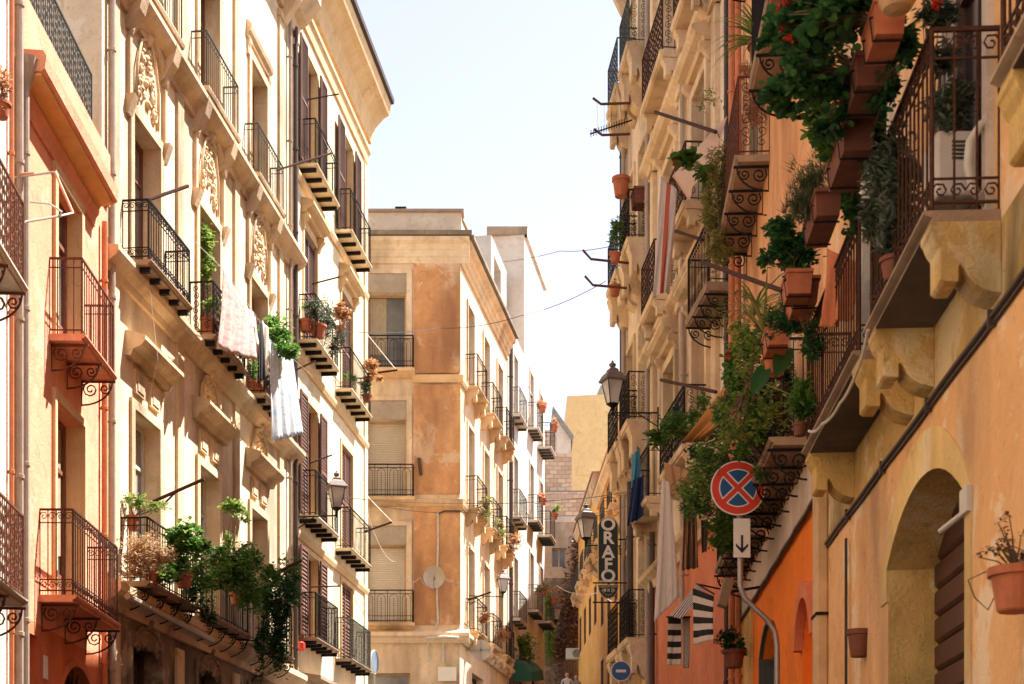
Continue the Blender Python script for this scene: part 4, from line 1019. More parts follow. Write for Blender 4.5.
window(r,G3,sY3(25.2),sY3(26.4),2,4.6,'dark',.25,gl='wood',fr='wood'); window(r,G3,sY3(28.2),sY3(30.2),1.5,4.6,'dark',.25,gl='glass',fr='wood')
finish(h)
G4=Fac((3.70-.076*8.9,32.92),(2.75,36.5),'R')
r,h=house('far_tan_house','narrow tan house with stacked stone corbelled balconies at the skyline on the right','house',G4,0,G4.L,22.8,8,[(0,6.0,'yellow_low','ground_floor_wall'),(6,22.8,'r3','wall')],z0=.5)
for (y0,y1) in ((33.0,34.4),(34.75,36.3)):
    for z,st,mi in ((15.3,'scroll','iron'),(11.3,'scroll','iron'),(6.5,'scroll','iron'),(19.6,'scroll','iron_grey')):
        balcony(r,G4,G4.sY(y0),G4.sY(y1),z,.48,1.05,st,'corbel',2,mslab='r3_trim',miron=mi,mbrk='r3_trim',ch=.75,cw=.4,t=.16)
        window(r,G4,G4.sY(y0+.25),G4.sY(y1-.2),z+.02,z+2.4,'door',.3,gl='blind' if z>15 else 'glass_grey',fr='frame_tan',sur='r3_trim')
cornice(r,G4,[(0,21.9),(.1,22.1),(.3,22.5),(.35,22.6),(.35,22.8),(0,22.9)],0,G4.L,'r3_trim')
for k in range(4):
    cornice(r,G4,[(0,5.0-k*.42),(.12,5.0-k*.42),(.18+.05*k,5.12-k*.42),(0,5.25-k*.42)],0,G4.L,'r3_trim','shopfront_moulding')
downpipe(r,G4,G4.sY(36.35),.5,21.8,'pipe_dark',r=.055,n=.1); downpipe(r,G4,G4.sY(36.1),.5,21.8,'pipe',r=.05,n=.1)
downpipe(r,G4,G4.s(630,.12),.5,10.4,'pipe_dark',r=.075,n=.12)
finish(h)
# ============================================================ LANTERNS
def lantern(c,H,wallp,label,up=True,mid=None):
    """c = centre bottom of the lamp body; H = height of body+cap"""
    t=thing('street_lantern',label,'street lantern',wallp,'wall lanterns along the street')
    s=H/1.08; c=Vector(c)
    def ring(r_,z,n=4,ph=math.pi/4+.35): return [c+Vector((r_*math.cos(ph+2*math.pi*k/n),r_*math.sin(ph+2*math.pi*k/n),z)) for k in range(n)]
    b0,b1=ring(.15*s,0),ring(.29*s,.58*s)
    mb=MB()
    for k in range(4):
        j=(k+1)%4
        mb.tube([b0[k],b1[k]],.012*s,5); mb.tube([b0[k],b0[j]],.014*s,5); mb.tube([b1[k],b1[j]],.022*s,5)
    mb.lathe(c,[(.05*s,-.12*s),(.03*s,-.1*s),(.12*s,-.03*s),(.16*s,0),(.1*s,.02*s)],12)
    mb.lathe(c+Vector((0,0,-.28*s)),[(.006,0),(.045*s,.04*s),(.02*s,.09*s),(.04*s,.12*s),(.05*s,.17*s)],10)
    mb.build('lamp_frame','iron',t)
    mb=MB(); i0,i1=ring(.14*s,.01),ring(.275*s,.57*s); mb.hexa(i0+i1); mb.build('glass','lamp_glass',t)
    mb=MB(); o=0; L=[ring(.37*s,.56*s),ring(.38*s,.60*s),ring(.27*s,.74*s),ring(.17*s,.80*s),ring(.16*s,.85*s),ring(.05*s,.92*s)]
    for q in L: mb.v+=q
    for i in range(len(L)-1):
        for k in range(4): mb.f.append((i*4+k,i*4+(k+1)%4,(i+1)*4+(k+1)%4,(i+1)*4+k))
    mb.f+=[(3,2,1,0),(20,21,22,23)]
    mb.lathe(c+Vector((0,0,.9*s)),[(.03*s,0),(.08*s,.04*s),(.09*s,.09*s),(.03*s,.13*s),(.035*s,.15*s),(.005,.19*s)],10)
    mb.build('cap','lamp_cap',t)
    mb=MB(); q=c+Vector((0,0,-.22*s)); w=Vector(wallp)
    mb.tube([q,Vector((w.x,w.y,q.z))],.022*s,6)
    mb.tube([w+Vector((0,0,q.z-w.z+.12)),w+Vector((0,0,q.z-w.z-.35))],.03,6)
    dd=(q-Vector((w.x,w.y,q.z))); 
    mb.tube([Vector((w.x,w.y,q.z-.3)),Vector((w.x,w.y,q.z))+dd*.45+Vector((0,0,-.02))],.014,5)
    d1=dd.normalized(); mb.tube(spiral(Vector((w.x,w.y,q.z))+d1*.2+Vector((0,0,-.09)),d1,.08,1.5),.01,4)
    mb.build('bracket','iron',t)
    return t
lantern(at(612.5,404,31.8),.92,G3.P(G3.sY(31.8),EYE+(HY-415)*31.8/FPX,0),'large black and grey lantern against the pale sky on the right side bracket')
lantern(at(586,538,36.2),.86,(2.77,36.3,EYE+(HY-543)*36.2/FPX),'small black lantern hanging left of the bottle green hanging sign')
lantern(at(336.5,508,34.5),.86,F3.P(.05,EYE+(HY-516)*34.6/FPX,0),'black lantern between the shuttered balconies of the pale cream house')
lantern(at(503,592,47.6),.74,FS.P(FS.sY(47.4),EYE+(HY-596)*47.6/FPX,0),'pale washed out lantern beside the side balconies of the orange corner house')
lantern(at(556,620,64),.9,FW.P(FW.sY(64.2),EYE+(HY-622)*64/FPX,0),'faint distant lantern in front of the stone house at the end of the street')
# ============================================================ SIGNS
def text_mesh(s,size,mat,parent,loc,name='lettering',rot=(math.pi/2,0,0),ext=.006,align='CENTER',sx=1.0,bold=.0):
    cu=bpy.data.curves.new('lettering_curve','FONT'); cu.body=s; cu.size=size; cu.extrude=ext; cu.offset=bold; cu.align_x=align; cu.align_y='CENTER'
    tmp=bpy.data.objects.new('lettering_tmp',cu); COL.objects.link(tmp); dg=bpy.context.evaluated_depsgraph_get()
    me=bpy.data.meshes.new_from_object(tmp.evaluated_get(dg)); bpy.data.objects.remove(tmp); bpy.data.curves.remove(cu)
    from mathutils import Euler
    me.transform(Matrix.Scale(sx,4,(1,0,0))); me.transform(Euler(rot).to_matrix().to_4x4())
    me.materials.clear(); me.materials.append(M[mat]); o=bpy.data.objects.new(name,me); COL.objects.link(o)
    o.parent=parent; o.location=Vector(loc)-wloc(parent); return o
def disc_pts(c,r_,n=40,a0=0,a1=2*math.pi,full=True):
    k=n if full else n+1
    return [c+Vector((r_*math.cos(a0+(a1-a0)*i/n),0,r_*math.sin(a0+(a1-a0)*i/n))) for i in range(k)]
def slab_y(mb,pts,y0,y1):
    k=len(pts); o=len(mb.v)
    for y in (y0,y1):
        for p in pts: mb.v.append(Vector((p.x,p.y+y,p.z)))
    mb.f.append(tuple(o+i for i in range(k))); mb.f.append(tuple(o+k+i for i in range(k))[::-1])
    for i in range(k): mb.f.append((o+i,o+(i+1)%k,o+k+(i+1)%k,o+k+i))
YS=18.2
t=thing('no_stopping_sign','round red and blue no stopping sign above a white down arrow plate','road sign',at(778,700,YS)+Vector((0,0,-1.2)))
c=at(738,488,YS); Rr=27.3*YS/FPX
mb=MB(); slab_y(mb,disc_pts(c,Rr,48),0,.02); sd=mb.build('sign_disc','white_paint',t)
mb=MB(); slab_y(mb,disc_pts(c,Rr*.955,48),-.003,-.0005); mb.build('red_disc','red_paint',sd)
def sector(c,r_,off,ang,n=14):
    # wedge bounded by two diagonal bands; apex shifted out by off
    d=Vector((math.cos(ang),0,math.sin(ang))); ap=c+d*off*math.sqrt(2)
    pts=[ap]
    # edges at +-45deg from the apex until radius r_
    def hit(a):
        e=Vector((math.cos(ang+a),0,math.sin(ang+a))); w=ap-c; b=w.dot(e); return ap+e*(-b+math.sqrt(b*b-w.dot(w)+r_*r_))
    p0,p1=hit(-math.pi/4),hit(math.pi/4)
    a0=math.atan2((p0-c).z,(p0-c).x); a1=math.atan2((p1-c).z,(p1-c).x)
    if a1<a0: a1+=2*math.pi
    pts+=[c+Vector((r_*math.cos(a0+(a1-a0)*i/n),0,r_*math.sin(a0+(a1-a0)*i/n))) for i in range(n+1)]
    return pts
tilt=R(-1)
for k in range(4):
    a=k*math.pi/2+tilt
    mb=MB(); slab_y(mb,sector(c,Rr*.70,Rr*.085,a),-.006,-.0035); w_=mb.build('white_edge','white_paint',sd)
    mb=MB(); slab_y(mb,sector(c,Rr*.655,Rr*.135,a),-.009,-.0065); mb.build('blue_sector','blue_paint',sd)
pc=at(742,538,YS); w2=8.4*YS/FPX; h2=19.5*YS/FPX
mb=MB(); mb.box((pc.x-w2,YS-.002,pc.z-h2),(pc.x+w2,YS+.012,pc.z+h2)); pl=mb.build('arrow_plate','white_paint',t,bevel=.004)
mb=MB(); z0=pc.z-h2*.70; 
mb.box((pc.x-.014,YS-.006,z0+.01),(pc.x+.014,YS-.003,z0+.2))
for sg in (-1,1):
    p=[Vector((pc.x,YS-.0045,z0-.02)),Vector((pc.x+sg*.075,YS-.0045,z0+.065)),Vector((pc.x+sg*.075,YS-.0045,z0+.10)),Vector((pc.x,YS-.0045,z0+.03))]
    slab_y(mb,p,-.0015,.0015)
mb.build('arrow','black_paint',pl)
mb=MB(); yp=YS+.06; P_=[at(740,470,YS),at(741,556,YS),at(741,585,YS),at(745,597,YS),at(768,619,YS),at(776,631,YS),at(778,645,YS),at(778,700,YS)]
P_=[Vector((p.x,yp,p.z)) for p in P_]+[Vector((at(778,700,YS).x,yp,gz(YS)))]
mb.tube(P_,.035,10); mb.build('pole','steel',t,smooth=True)
mb=MB(); 
for z in (c.z+.15,c.z-.15,pc.z): mb.box((pc.x-.06,YS+.012,z-.02),(pc.x+.05,yp+.04,z+.02))
mb.build('clamp','steel',t)
# ORAFO
YO=35.6
t=thing('goldsmith_sign','long bottle green hanging sign reading ORAFO in cream letters with a gold half round foot','shop sign',(2.8,YO,at(608,545,YO).z),None)
cx=at(608.2,560,YO).x; zt=at(608,527,YO).z; zb=at(608,581,YO).z; hw=10.2*YO/FPX
def stad(r_,zt,zb,y,arc=True):
    pts=[Vector((cx+r_*math.cos(math.pi*i/14),y,zt+r_*math.sin(math.pi*i/14))) for i in range(15)]
    return pts+[Vector((cx-r_,y,zb)),Vector((cx+r_,y,zb))]
mb=MB(); slab_y(mb,stad(hw,zt,zb,YO),0,.12); mb.build('board','sign_gold',t)
mb=MB(); slab_y(mb,stad(hw*.93,zt,zb+.02,YO),-.008,-.001); face=mb.build('face','sign_green',t)
for ch,py in zip('ORAFO',(526.3,540.5,555.5,569.5,586.0)):
    pass
for ch,py in zip('ORAFO',(525.0,538.5,552.5,565.0,576.5)):
    text_mesh(ch,.40,'letter',face,(cx,YO-.012,at(608,py,YO).z),bold=.012,sx=1.05)
mb=MB(); zc=at(608,584.5,YO).z; pts=[Vector((cx+hw*1.02*math.cos(-math.pi*i/16),YO,zc+hw*1.35*math.sin(-math.pi*i/16))) for i in range(17)]
slab_y(mb,pts,0,.12); hf=mb.build('half_round_board','sign_gold',t)
pts=[Vector((cx+hw*.94*math.cos(-math.pi*i/16),YO,zc-.02+hw*1.24*math.sin(-math.pi*i/16))) for i in range(17)]
mb=MB(); slab_y(mb,pts,-.008,-.001); hf2=mb.build('half_round_face','sign_green',t)
text_mesh('LABORATORIO',.062,'sign_gold',hf2,(cx,YO-.012,zc-.055),bold=.001)
text_mesh('18 K D',.10,'letter',hf2,(cx,YO-.012,zc-.14),bold=.002)
for i,ch in enumerate('ARGENTO'):
    a=math.pi*(1.18+.64*i/6); text_mesh(ch,.065,'sign_gold',hf2,(cx+hw*.72*math.cos(a),YO-.012,zc-.02+hw*.98*math.sin(a)),rot=(math.pi/2,-(a-1.5*math.pi),0))
mb=MB()
for py in (539,582.5,602): mb.tube([Vector((cx-hw*1.5 if py>581 else cx-hw,YO+.05,at(608,py,YO).z)),Vector((2.80,YO+.05,at(608,py,YO).z))],.018,6)
mb.build('bracket','iron',t)
# blue round sign, far
def round_sign(name,label,c,r_,front,bar,poleto,n=Vector((0,-1,0))):
    t=thing(name,label,'road sign',(c.x,c.y,poleto)); mb=MB(); slab_y(mb,disc_pts(c,r_,28),0,.03); d=mb.build('sign_disc','white_paint',t)
    mb=MB(); slab_y(mb,disc_pts(c,r_*.92,28),-.004,-.0005); mb.build('face',front,d)
    if bar: mb=MB(); mb.box((c.x-r_*.5,c.y-.008,c.z-r_*.14),(c.x+r_*.5,c.y-.005,c.z+r_*.14)); mb.build('white_bar','white_paint',d)
    mb=MB(); mb.tube([c+Vector((0,.06,r_*.8)),Vector((c.x,c.y+.06,poleto))],.04,8); mb.build('pole','steel',t); return t
round_sign('round_road_sign','round blue road sign with a white bar low down left of the dark drainpipes',at(621,671,32.4),.22,'blue_paint',True,gz(32))
# round dark sign seen from behind beside corner house
c=at(481,650,46.9); t=thing('round_sign_back','round grey back of a sign with a cross brace beside the corner house balconies','road sign',c)
mb=MB(); slab_y(mb,disc_pts(c,.32,26),0,.03); mb.build('sign_disc','dish',t)
mb=MB(); mb.box((c.x-.28,c.y-.03,c.z-.03),(c.x+.28,c.y-.003,c.z+.03)); mb.box((c.x-.02,c.y-.03,c.z-.3),(c.x+.02,c.y-.004,c.z+.3)); mb.tube([c+Vector((0,.02,0)),c+Vector((-.55,.02,0))],.03,6); mb.build('brace','steel',t)
# edge-on blue sign at left
c=at(374,662,44.5); t=thing('edge_on_sign','narrow blue and white sign seen nearly edge on beside the pale cream house','road sign',(c.x,c.y,gz(44)))
mb=MB(); n=20
for s_ in (0,.03):
    for k in range(n): mb.v.append(c+Vector((.09*math.cos(6.2832*k/n)+s_,.34*math.cos(6.2832*k/n)-s_*.4,.36*math.sin(6.2832*k/n))))
mb.f=[tuple(range(n)),tuple(range(n,2*n))[::-1]]+[(k,(k+1)%n,n+(k+1)%n,n+k) for k in range(n)]
mb.build('sign_disc','white_paint',t)
mb=MB()
for s_ in (.034,.038):
    for k in range(n): mb.v.append(c+Vector((.08*math.cos(6.2832*k/n)+s_,.31*math.cos(6.2832*k/n)-s_*.4,.33*math.sin(6.2832*k/n))))
mb.f=[tuple(range(n)),tuple(range(n,2*n))[::-1]]+[(k,(k+1)%n,n+(k+1)%n,n+k) for k in range(n)]
mb.build('face','dull_blue',t)
mb=MB(); mb.tube([Vector((c.x,c.y+.06,gz(44))),Vector((c.x,c.y+.06,c.z+.3))],.035,8); mb.build('pole','steel',t)
# green awning
t=thing('green_awning','dark green shop awning low on the white house wall','awning',at(520,675,58))
mb=MB(); A=at(512,668,58.5); B=at(536,650,58.5)
for y in (55.5,60.0):
    k=58.5; 
P0=[FW1.P(.8,0,0),FW1.P(4.0,0,0)]
for p in P0:
    z=at(530,652,p.y).z
    for n_,dz in ((0,0),(.25,-.03),(.5,-.15),(.75,-.42),(.8,-.8),(.78,-.8),(0,-.8)): mb.v.append(Vector((p.x+n_,p.y,z+dz-.3)))
mb.f=[(i,(i+1)%7,7+(i+1)%7,7+i) for i in range(7)]+[tuple(range(7))[::-1],tuple(range(7,14))]
mb.build('canopy','awning_green',t)
# ============================================================ PLANTS
UX=lambda G:G.u
def potted(name,label,base,r_,h_,blobs,lm,potm='terracotta',l=.06,w=.04,kind='leaf',group=None,cat='potted plant',flowers=None,drn=None,nst=7,extra=None,clump=.4):
    t=thing(name,label,cat,base,group)
    if r_: pot_mesh(Vector(base),r_,h_,potm,t)
    b=Vector(base)+Vector((0,0,h_*.9))
    tips=[Vector(c)+Vector((rnd.uniform(-.7,.7)*q[0],rnd.uniform(-.7,.7)*q[1],rnd.uniform(-.6,.6)*q[2])) for c,q,n in blobs for _ in range(nst)]
    stems(t,b,tips)
    foliage('foliage',blobs,M[lm],t,l,w,kind,drn,clump)
    if flowers:
        for i,(c,rr,n,fm) in enumerate(flowers): foliage('flower',[(c,rr,n)],M[fm],t,.035,.03,'leaf',None,.6)
    if extra: extra(t)
    return t
def trough(name,label,c,G,L,tw,h,blobs,lm,potm='terracotta',**k):
    def ex(t):
        box_planter(c,G.u,G.n,L,tw,h,potm,t)
        q=Vector(c)
        for s_ in (-.3,.3):
            mb=MB(); p=q+G.u*L*s_; mb.tube([p+G.n*(-tw*.55)+Vector((0,0,h*1.03)),p+G.n*(tw*.56)+Vector((0,0,h*.62)),p+G.n*(tw*.48)-Vector((0,0,.012)),p-G.n*(tw*.5)-Vector((0,0,.012))],.008,4); mb.build('hanger','iron',t)
        if k0: k0(t)
    k0=k.pop('extra',None)
    return potted(name,label,c,0,h,blobs,lm,potm,extra=ex,cat='planter',**k)
gl0='plants on the ornate cream house balconies'
# --- right: geranium boxes outside the near balcony rail
gr='planters hung outside the peach house balcony rails'
def B_(px,py,Y,rx,ry,n,dep=.25,k=1.0): return (at(px,py,Y),pxr(rx,ry,Y,dep),int(n*(2.3 if n>99 else 1.3)))
trough('flower_box','large terracotta trough nearest the camera hung on the peach house balcony rail under geranium leaves',at(884,50,9.1),G1,.42,.19,.2,[B_(850,4,9.1,34,20,230),B_(812,24,9.3,42,34,330),B_(783,30,9.6,18,16,110)],'g_dark',l=.065,w=.06,kind='round',nst=26,clump=.34,group=gr,
  flowers=[(at(786,22,9.3),(.05,.05,.04),26,'fl_red'),(at(783,3,9.3),(.05,.05,.04),22,'fl_red'),(at(792,36,9.3),(.04,.04,.04),18,'fl_red'),(at(936,3,8.9),(.04,.04,.02),14,'fl_red')])
trough('flower_box','dark terracotta trough second along the peach house balcony rail with leaves spilling to the left',at(865,102,9.8),G1,.5,.2,.2,[B_(814,72,9.9,46,38,340),B_(786,96,10.2,26,22,130),B_(838,112,10,22,22,100)],'g_dark','terracotta_dark',l=.065,w=.06,kind='round',nst=26,clump=.34,group=gr)
trough('flower_box','terracotta trough third along the rail with an orange lit front edge',at(850,172,10.5),G1,.75,.22,.2,[B_(828,140,10.6,14,24,170,.15),B_(812,112,10.8,12,14,80,.15)],'g_mid','terracotta_dark',l=.07,w=.065,kind='round',group=gr)
t=thing('terracotta_bowl','shallow terracotta saucer held above the nearest flower trough at the top of the photo','bowl',at(900,8,8.75)); mb=MB(); mb.lathe(at(897,13,8.75),[(.03,0),(.08,.02),(.11,.07),(.1,.07),(.03,.015)],20); mb.build('bowl','clay_tan',t)
# rosemary
t=trough('rosemary_box','feathery rosemary bush in a box hung left of the balcony with needle leaves',at(822,232,11.6),G1,.7,.2,.18,[B_(812,190,11.6,24,34,900,.22),B_(800,208,11.6,16,16,260,.2)],'g_rose','terracotta_dark',l=.07,w=.009,kind='needle',group=gr,drn=Vector((-.3,0,.5)),clump=.3)
trough('basil_box','bushy bright basil in a square terracotta pot left of the hanging dark rod',at(797,300,12.9),G1,.36,.22,.2,[B_(780,240,12.9,16,22,330,.2),B_(798,250,12.9,18,26,420,.2),B_(770,258,12.9,8,12,90,.12)],'g_dark',l=.06,w=.04,group=gr)
potted('silvery_shrub','silvery leaved shrub behind the rusty bars of the nearest peach house balcony',at(895,281,10.05),.10,.15,[B_(893,175,10.0,22,46,520,.14),B_(880,215,10.6,16,26,260,.12),B_(893,235,10.0,14,26,200,.12)],'g_grey','terracotta_dark',l=.085,w=.03,clump=.35)
potted('dark_leafy_pot_plant','dark leafy plant above the air conditioner behind the near balcony rail',at(943,229,9.45),.09,.13,[B_(952,105,9.2,26,24,380,.12),B_(940,60,9.3,18,16,150,.1),B_(935,18,9.3,22,14,160,.1)],'g_grey','terracotta_dark',l=.06,w=.025,
   flowers=None)
# AC on balcony
t=thing('air_conditioner','cream air conditioner unit with a curved pale hose standing behind the near balcony rail','air conditioner',at(957,205,9.2)); c=at(955,170,9.25)
mb=MB(); mb.box(tuple(c+Vector((-.14,-.1,-.20))),tuple(c+Vector((.12,.25,.20)))); mb.build('casing','plastic_white',t,bevel=.02)
mb=MB()
for k in range(5): mb.box(tuple(c+Vector((-.05,-.108,.02+.025*k))),tuple(c+Vector((.06,-.102,.032+.025*k))))
mb.build('vent_grille','black_paint',t)
mb=MB(); mb.tube([at(992,118,9.0),at(980,126,9.0),at(970,142,9.0),at(968,165,9.0),at(972,188,9.0),at(985,203,9.0)],.028,8); mb.build('hose','plastic_white',t,smooth=True)
# potted things on rail 2 and beyond
trough('yucca_trough','pale green spiky yucca blades rising from a terracotta box beside the rail',at(776,352,14.6),G1,.5,.22,.2,[B_(770,340,14.8,14,10,70,.12)],'g_light',l=.06,w=.03,group=gr,extra=lambda t:blades(t,at(765,335,14.8),34,.85,.045,M['g_yellow'],.6))
trough('dark_trailing_box','dark green trailing plant under the rail of the second balcony',at(800,318,13.4),G1,.9,.22,.2,[B_(790,318,13.6,26,17,520,.2),B_(812,345,13.0,12,20,160,.12)],'g_dark',l=.045,w=.03,group=gr)
potted('big_leaf_plant','plant with two very large heart shaped leaves leaning out of the planter',at(775,375,15.0),.12,.18,[B_(770,350,15,10,10,50,.1)],'g_dark',l=.05,w=.04)
def bigleaf(t,c,L,W,d,s):
    mb=MB(); d=Vector(d).normalized(); s=Vector(s).normalized(); n=d.cross(s); o=[]; K=9; vs=[]
    for i in range(K+1):
        u=i/K; w_=W*math.sin(math.pi*min(1,u*.86+.14))**.8*(1-.35*u); 
        for q in (-1,-.5,0,.5,1): vs.append(Vector(c)+d*(L*u-abs(q)*(.14*L if u<.3 else 0))+s*(q*w_*.5)+n*(abs(q)*.06*L-.12*L*u*u))
    mb.add(vs,[(i*5+j,i*5+j+1,(i+1)*5+j+1,(i+1)*5+j) for i in range(K) for j in range(4)]); mb.build('leaf','g_dark',t,smooth=True)
pt=[o for o in bpy.data.objects if o.name.startswith('big_leaf_plant')][0]
bigleaf(pt,at(785,350,14.7),.30,.22,(-.35,-.2,-1),(1,.2,-.3)); bigleaf(pt,at(764,370,14.8),.28,.19,(-.5,-.2,-1),(1,.1,-.4))
mb=MB(); mb.tube([at(775,375,15),at(785,352,14.75)],.008,4); mb.tube([at(806,402,14.6),at(780,390,14.7),at(764,384,14.8)],.008,4); mb.build('stalk','g_light',pt)
potted('leafy_rail_plant','plant with lance shaped leaves inside the bars of the second peach house balcony',at(800,436,13.7),.07,.11,[B_(805,400,13.6,12,22,120,.12)],'g_mid','terracotta_dark',l=.12,w=.04)
# climbing mass on orange house
gg='climbing greenery on the orange house balconies'
def climber(name,label,blobs,lm,l=.06,w=.04,kind='leaf',fl=None,group=gg,tips=8,drn=None,clump=.4):
    c=blobs[0][0]; base=c-Vector((0,0,blobs[0][1][2]))
    return potted(name,label,base,0,.1,blobs,lm,l=l,w=w,kind=kind,group=group,cat='climbing plant',flowers=fl,nst=tips,drn=drn,clump=clump)
climber('climbing_plant','dense green climber with small orange blooms left of the second balcony railing',[B_(752,345,17,18,26,420,.3),B_(742,385,17.2,16,24,380,.3),B_(757,425,16.9,18,28,480,.3),B_(740,440,17.3,18,18,260,.3)],'g_mid',fl=[(at(745,438,16.8),(.05,.05,.04),14,'fl_pink'),(at(727,355,17),(.05,.04,.03),18,'fl_red'),(at(731,458,16.8),(.05,.05,.03),12,'fl_pink')])
climber('climbing_plant','dark creeper behind the bars at the corner of the orange house balcony',[B_(785,385,17.2,16,36,420,.2),B_(775,425,17.4,16,26,360,.2),B_(752,402,17.6,14,24,220,.2)],'g_dark',l=.05)
climber('hanging_plant','tangle of dry brown stems and leaves hanging below the climber',[B_(775,440,16.9,16,28,300,.2),B_(790,400,16.6,12,26,200,.15)],'dry_dark',l=.05,w=.015)
climber('hanging_plant','bright green bush trailing behind the round no stopping sign',[B_(712,470,19,24,22,460,.4),B_(700,500,19.4,18,26,380,.4),B_(722,528,19.2,16,22,300,.3),B_(735,500,19,18,24,260,.3)],'g_mid',l=.07,w=.035,fl=[(at(708,514,18.8),(.07,.07,.04),30,'fl_purple'),(at(722,446,18.8),(.1,.07,.03),20,'g_yellow')])
climber('hanging_plant','loose leafy sprays hanging over the tan awning',[B_(680,425,21,24,14,260,.4),B_(665,438,21.5,16,12,150,.3),B_(712,430,20.5,24,16,240,.4),B_(700,405,21,14,10,80,.3)],'g_mid',l=.09,w=.035)
climber('hanging_plant','yellow green conifer like plant pouring over the edge of the upper scroll bracket balcony',[B_(718,175,22.6,12,28,420,.3),B_(714,215,22.8,14,30,600,.3),B_(720,252,22.6,13,22,460,.3)],'g_yellow',l=.08,w=.02,clump=.3)
climber('hanging_plant','rust coloured dried plant behind the lace railing of the upper balcony',[B_(752,110,20.8,12,26,360,.2),B_(746,70,21,8,12,100,.15)],'dry_orange',l=.05,w=.02)
climber('ivy_geranium','round leaved geranium sprig with one red bloom sticking out to the left',[B_(692,163,23,20,9,46,.2),B_(706,172,22.8,14,9,40,.2)],'g_mid',l=.17,w=.15,kind='round',fl=[(at(676,160,23),(.09,.09,.08),40,'fl_red')])
t=thing('palm_pot','potted palm with arching bright green fronds high on the orange house','potted plant',at(762,52,19.2)); pot_mesh(at(764,66,19.2),.2,.3,'terracotta_dark',t); blades(t,at(762,44,19.2),46,.95,.05,M['g_light'],1.1,Vector((-.5,0,0)))
climber('hanging_plant','thin green sprigs above the flag like red and white cloth',[B_(705,100,24.5,16,5,40,.3)],'g_light',l=.07,w=.03)
potted('spiky_leaf_plant','spiky green plant at the foot of the upper dark brackets',at(735,300,18.4),0,.1,[B_(748,300,18.4,10,16,40,.15)],'g_light',l=.07,w=.02,extra=lambda t:blades(t,at(752,318,18.4),26,.9,.05,M['g_light'],.9))
potted('wall_pot_shrub','small dark shrub in a terracotta pot fixed to the butter yellow panel',at(734,668,22.6),.17,.27,[B_(730,640,22.6,14,13,340,.22),B_(742,648,22.6,7,10,100,.15)],'g_dark','terracotta_dark',l=.06,w=.03)
climber('climbing_plant','thick green climber with yellow touches low between the tan awning and the sign',[B_(735,470,18.6,18,20,300,.3),B_(700,460,20.5,14,16,200,.3),B_(690,500,21.5,9,16,120,.3),B_(728,545,20,14,12,160,.3)],'g_dark',l=.07,w=.045)
climber('climbing_plant','mixed leafy creeper along the rail between the rolled blind and the big leaf plant',[B_(722,410,18.5,12,22,240,.3),B_(765,470,17.6,12,12,200,.2),B_(730,370,18,8,20,130,.2)],'g_mid',l=.065,w=.04)
climber('trailing_ivy','green creeper filling the gap between the straw bush and the geranium bush',[B_(168,575,23.8,10,14,200,.2),B_(200,575,25.2,12,18,260,.25),B_(216,560,26,10,18,220,.25)],'g_mid',l=.07,w=.045,group=gl0)
climber('trailing_ivy','leafy creeper running along the railing up to the dark rod',[B_(252,560,28.4,12,14,260,.25),B_(270,575,29.2,12,14,260,.25),B_(290,572,30.4,10,14,200,.25)],'g_mid',l=.075,w=.045,group=gl0)
climber('climbing_plant','nearly black ivy tangled between the hung troughs and the near balcony rail',[B_(884,80,9.7,16,30,260,.16),B_(868,135,10.3,14,28,260,.16),B_(905,40,9.2,14,26,220,.14),B_(850,205,11.3,12,22,200,.15)],'g_dark',l=.055,w=.04)  # leaf mass added to darken the unlit gap behind the troughs
# near wall pots
t=potted('dry_wall_pot','terracotta wall pot of withered stems at the right edge of the photo',at(1017,612,8.0),.145,.235,[B_(1003,545,8.0,13,10,46,.09),B_(1016,556,8.0,11,9,60,.08)],'dry_dark',l=.03,w=.014,nst=12)
mb=MB(); 
for px,py in ((987,548),(998,522),(1009,515),(1004,530),(1021,535),(1012,542),(978,557)): mb.tube([at(1013,572,8.0),at((1013+px)/2+2,(572+py)/2-3,8.0),at(px,py,8.0)],.006,4,.003); foliage('seed_head',[(at(px,py,8.0),(.02,.02,.02),9)],M['dry_dark'],t,.03,.014)
mb.build('stem','stem',t)
mb=MB(); mb.tube([at(1002,571,8.1),at(985,572,8.1),at(968,580,8.2),at(975,598,8.2),at(988,610,8.15),at(998,590,8.1),at(1004,578,8.05)],.004,4); tag(mb.build('wire_loop','pipe_dark',loc=at(1002,571,8.1)),'thin rusty wire loop on the wall beside the withered pot','wire')
t=thing('empty_wall_pot','small empty brown terracotta pot fixed to the wall left of the arched door','pot',at(859,657,13.2)); pot_mesh(at(859,657,13.2),.105,.24,'terracotta_dark',t)
# R4 pots
potted('balcony_rail_pot','terracotta pot hung outside the skyline balcony under the television aerial',at(621,197,33),.19,.42,[B_(616,180,33,3,4,14,.1)],'dry_orange')
potted('balcony_rail_pot','green plant hanging out over the skyline balcony in a small terracotta pot',at(615,263,33.5),.13,.22,[B_(618,232,33.5,9,16,200,.3)],'g_mid',l=.09,w=.04)
potted('balcony_rail_pot','lower small terracotta pot at the end of a washing bar left of the corbels',at(615,296,33.8),.13,.24,[B_(615,282,33.8,3,3,12,.1)],'g_dark')
t=thing('terracotta_window_box','dull red planter on the floor of the dark lace balcony','planter',at(638,206,33)); box_planter(at(639,207,33.2),G4.u,G4.n,.5,.3,.35,'terracotta_dark',t)
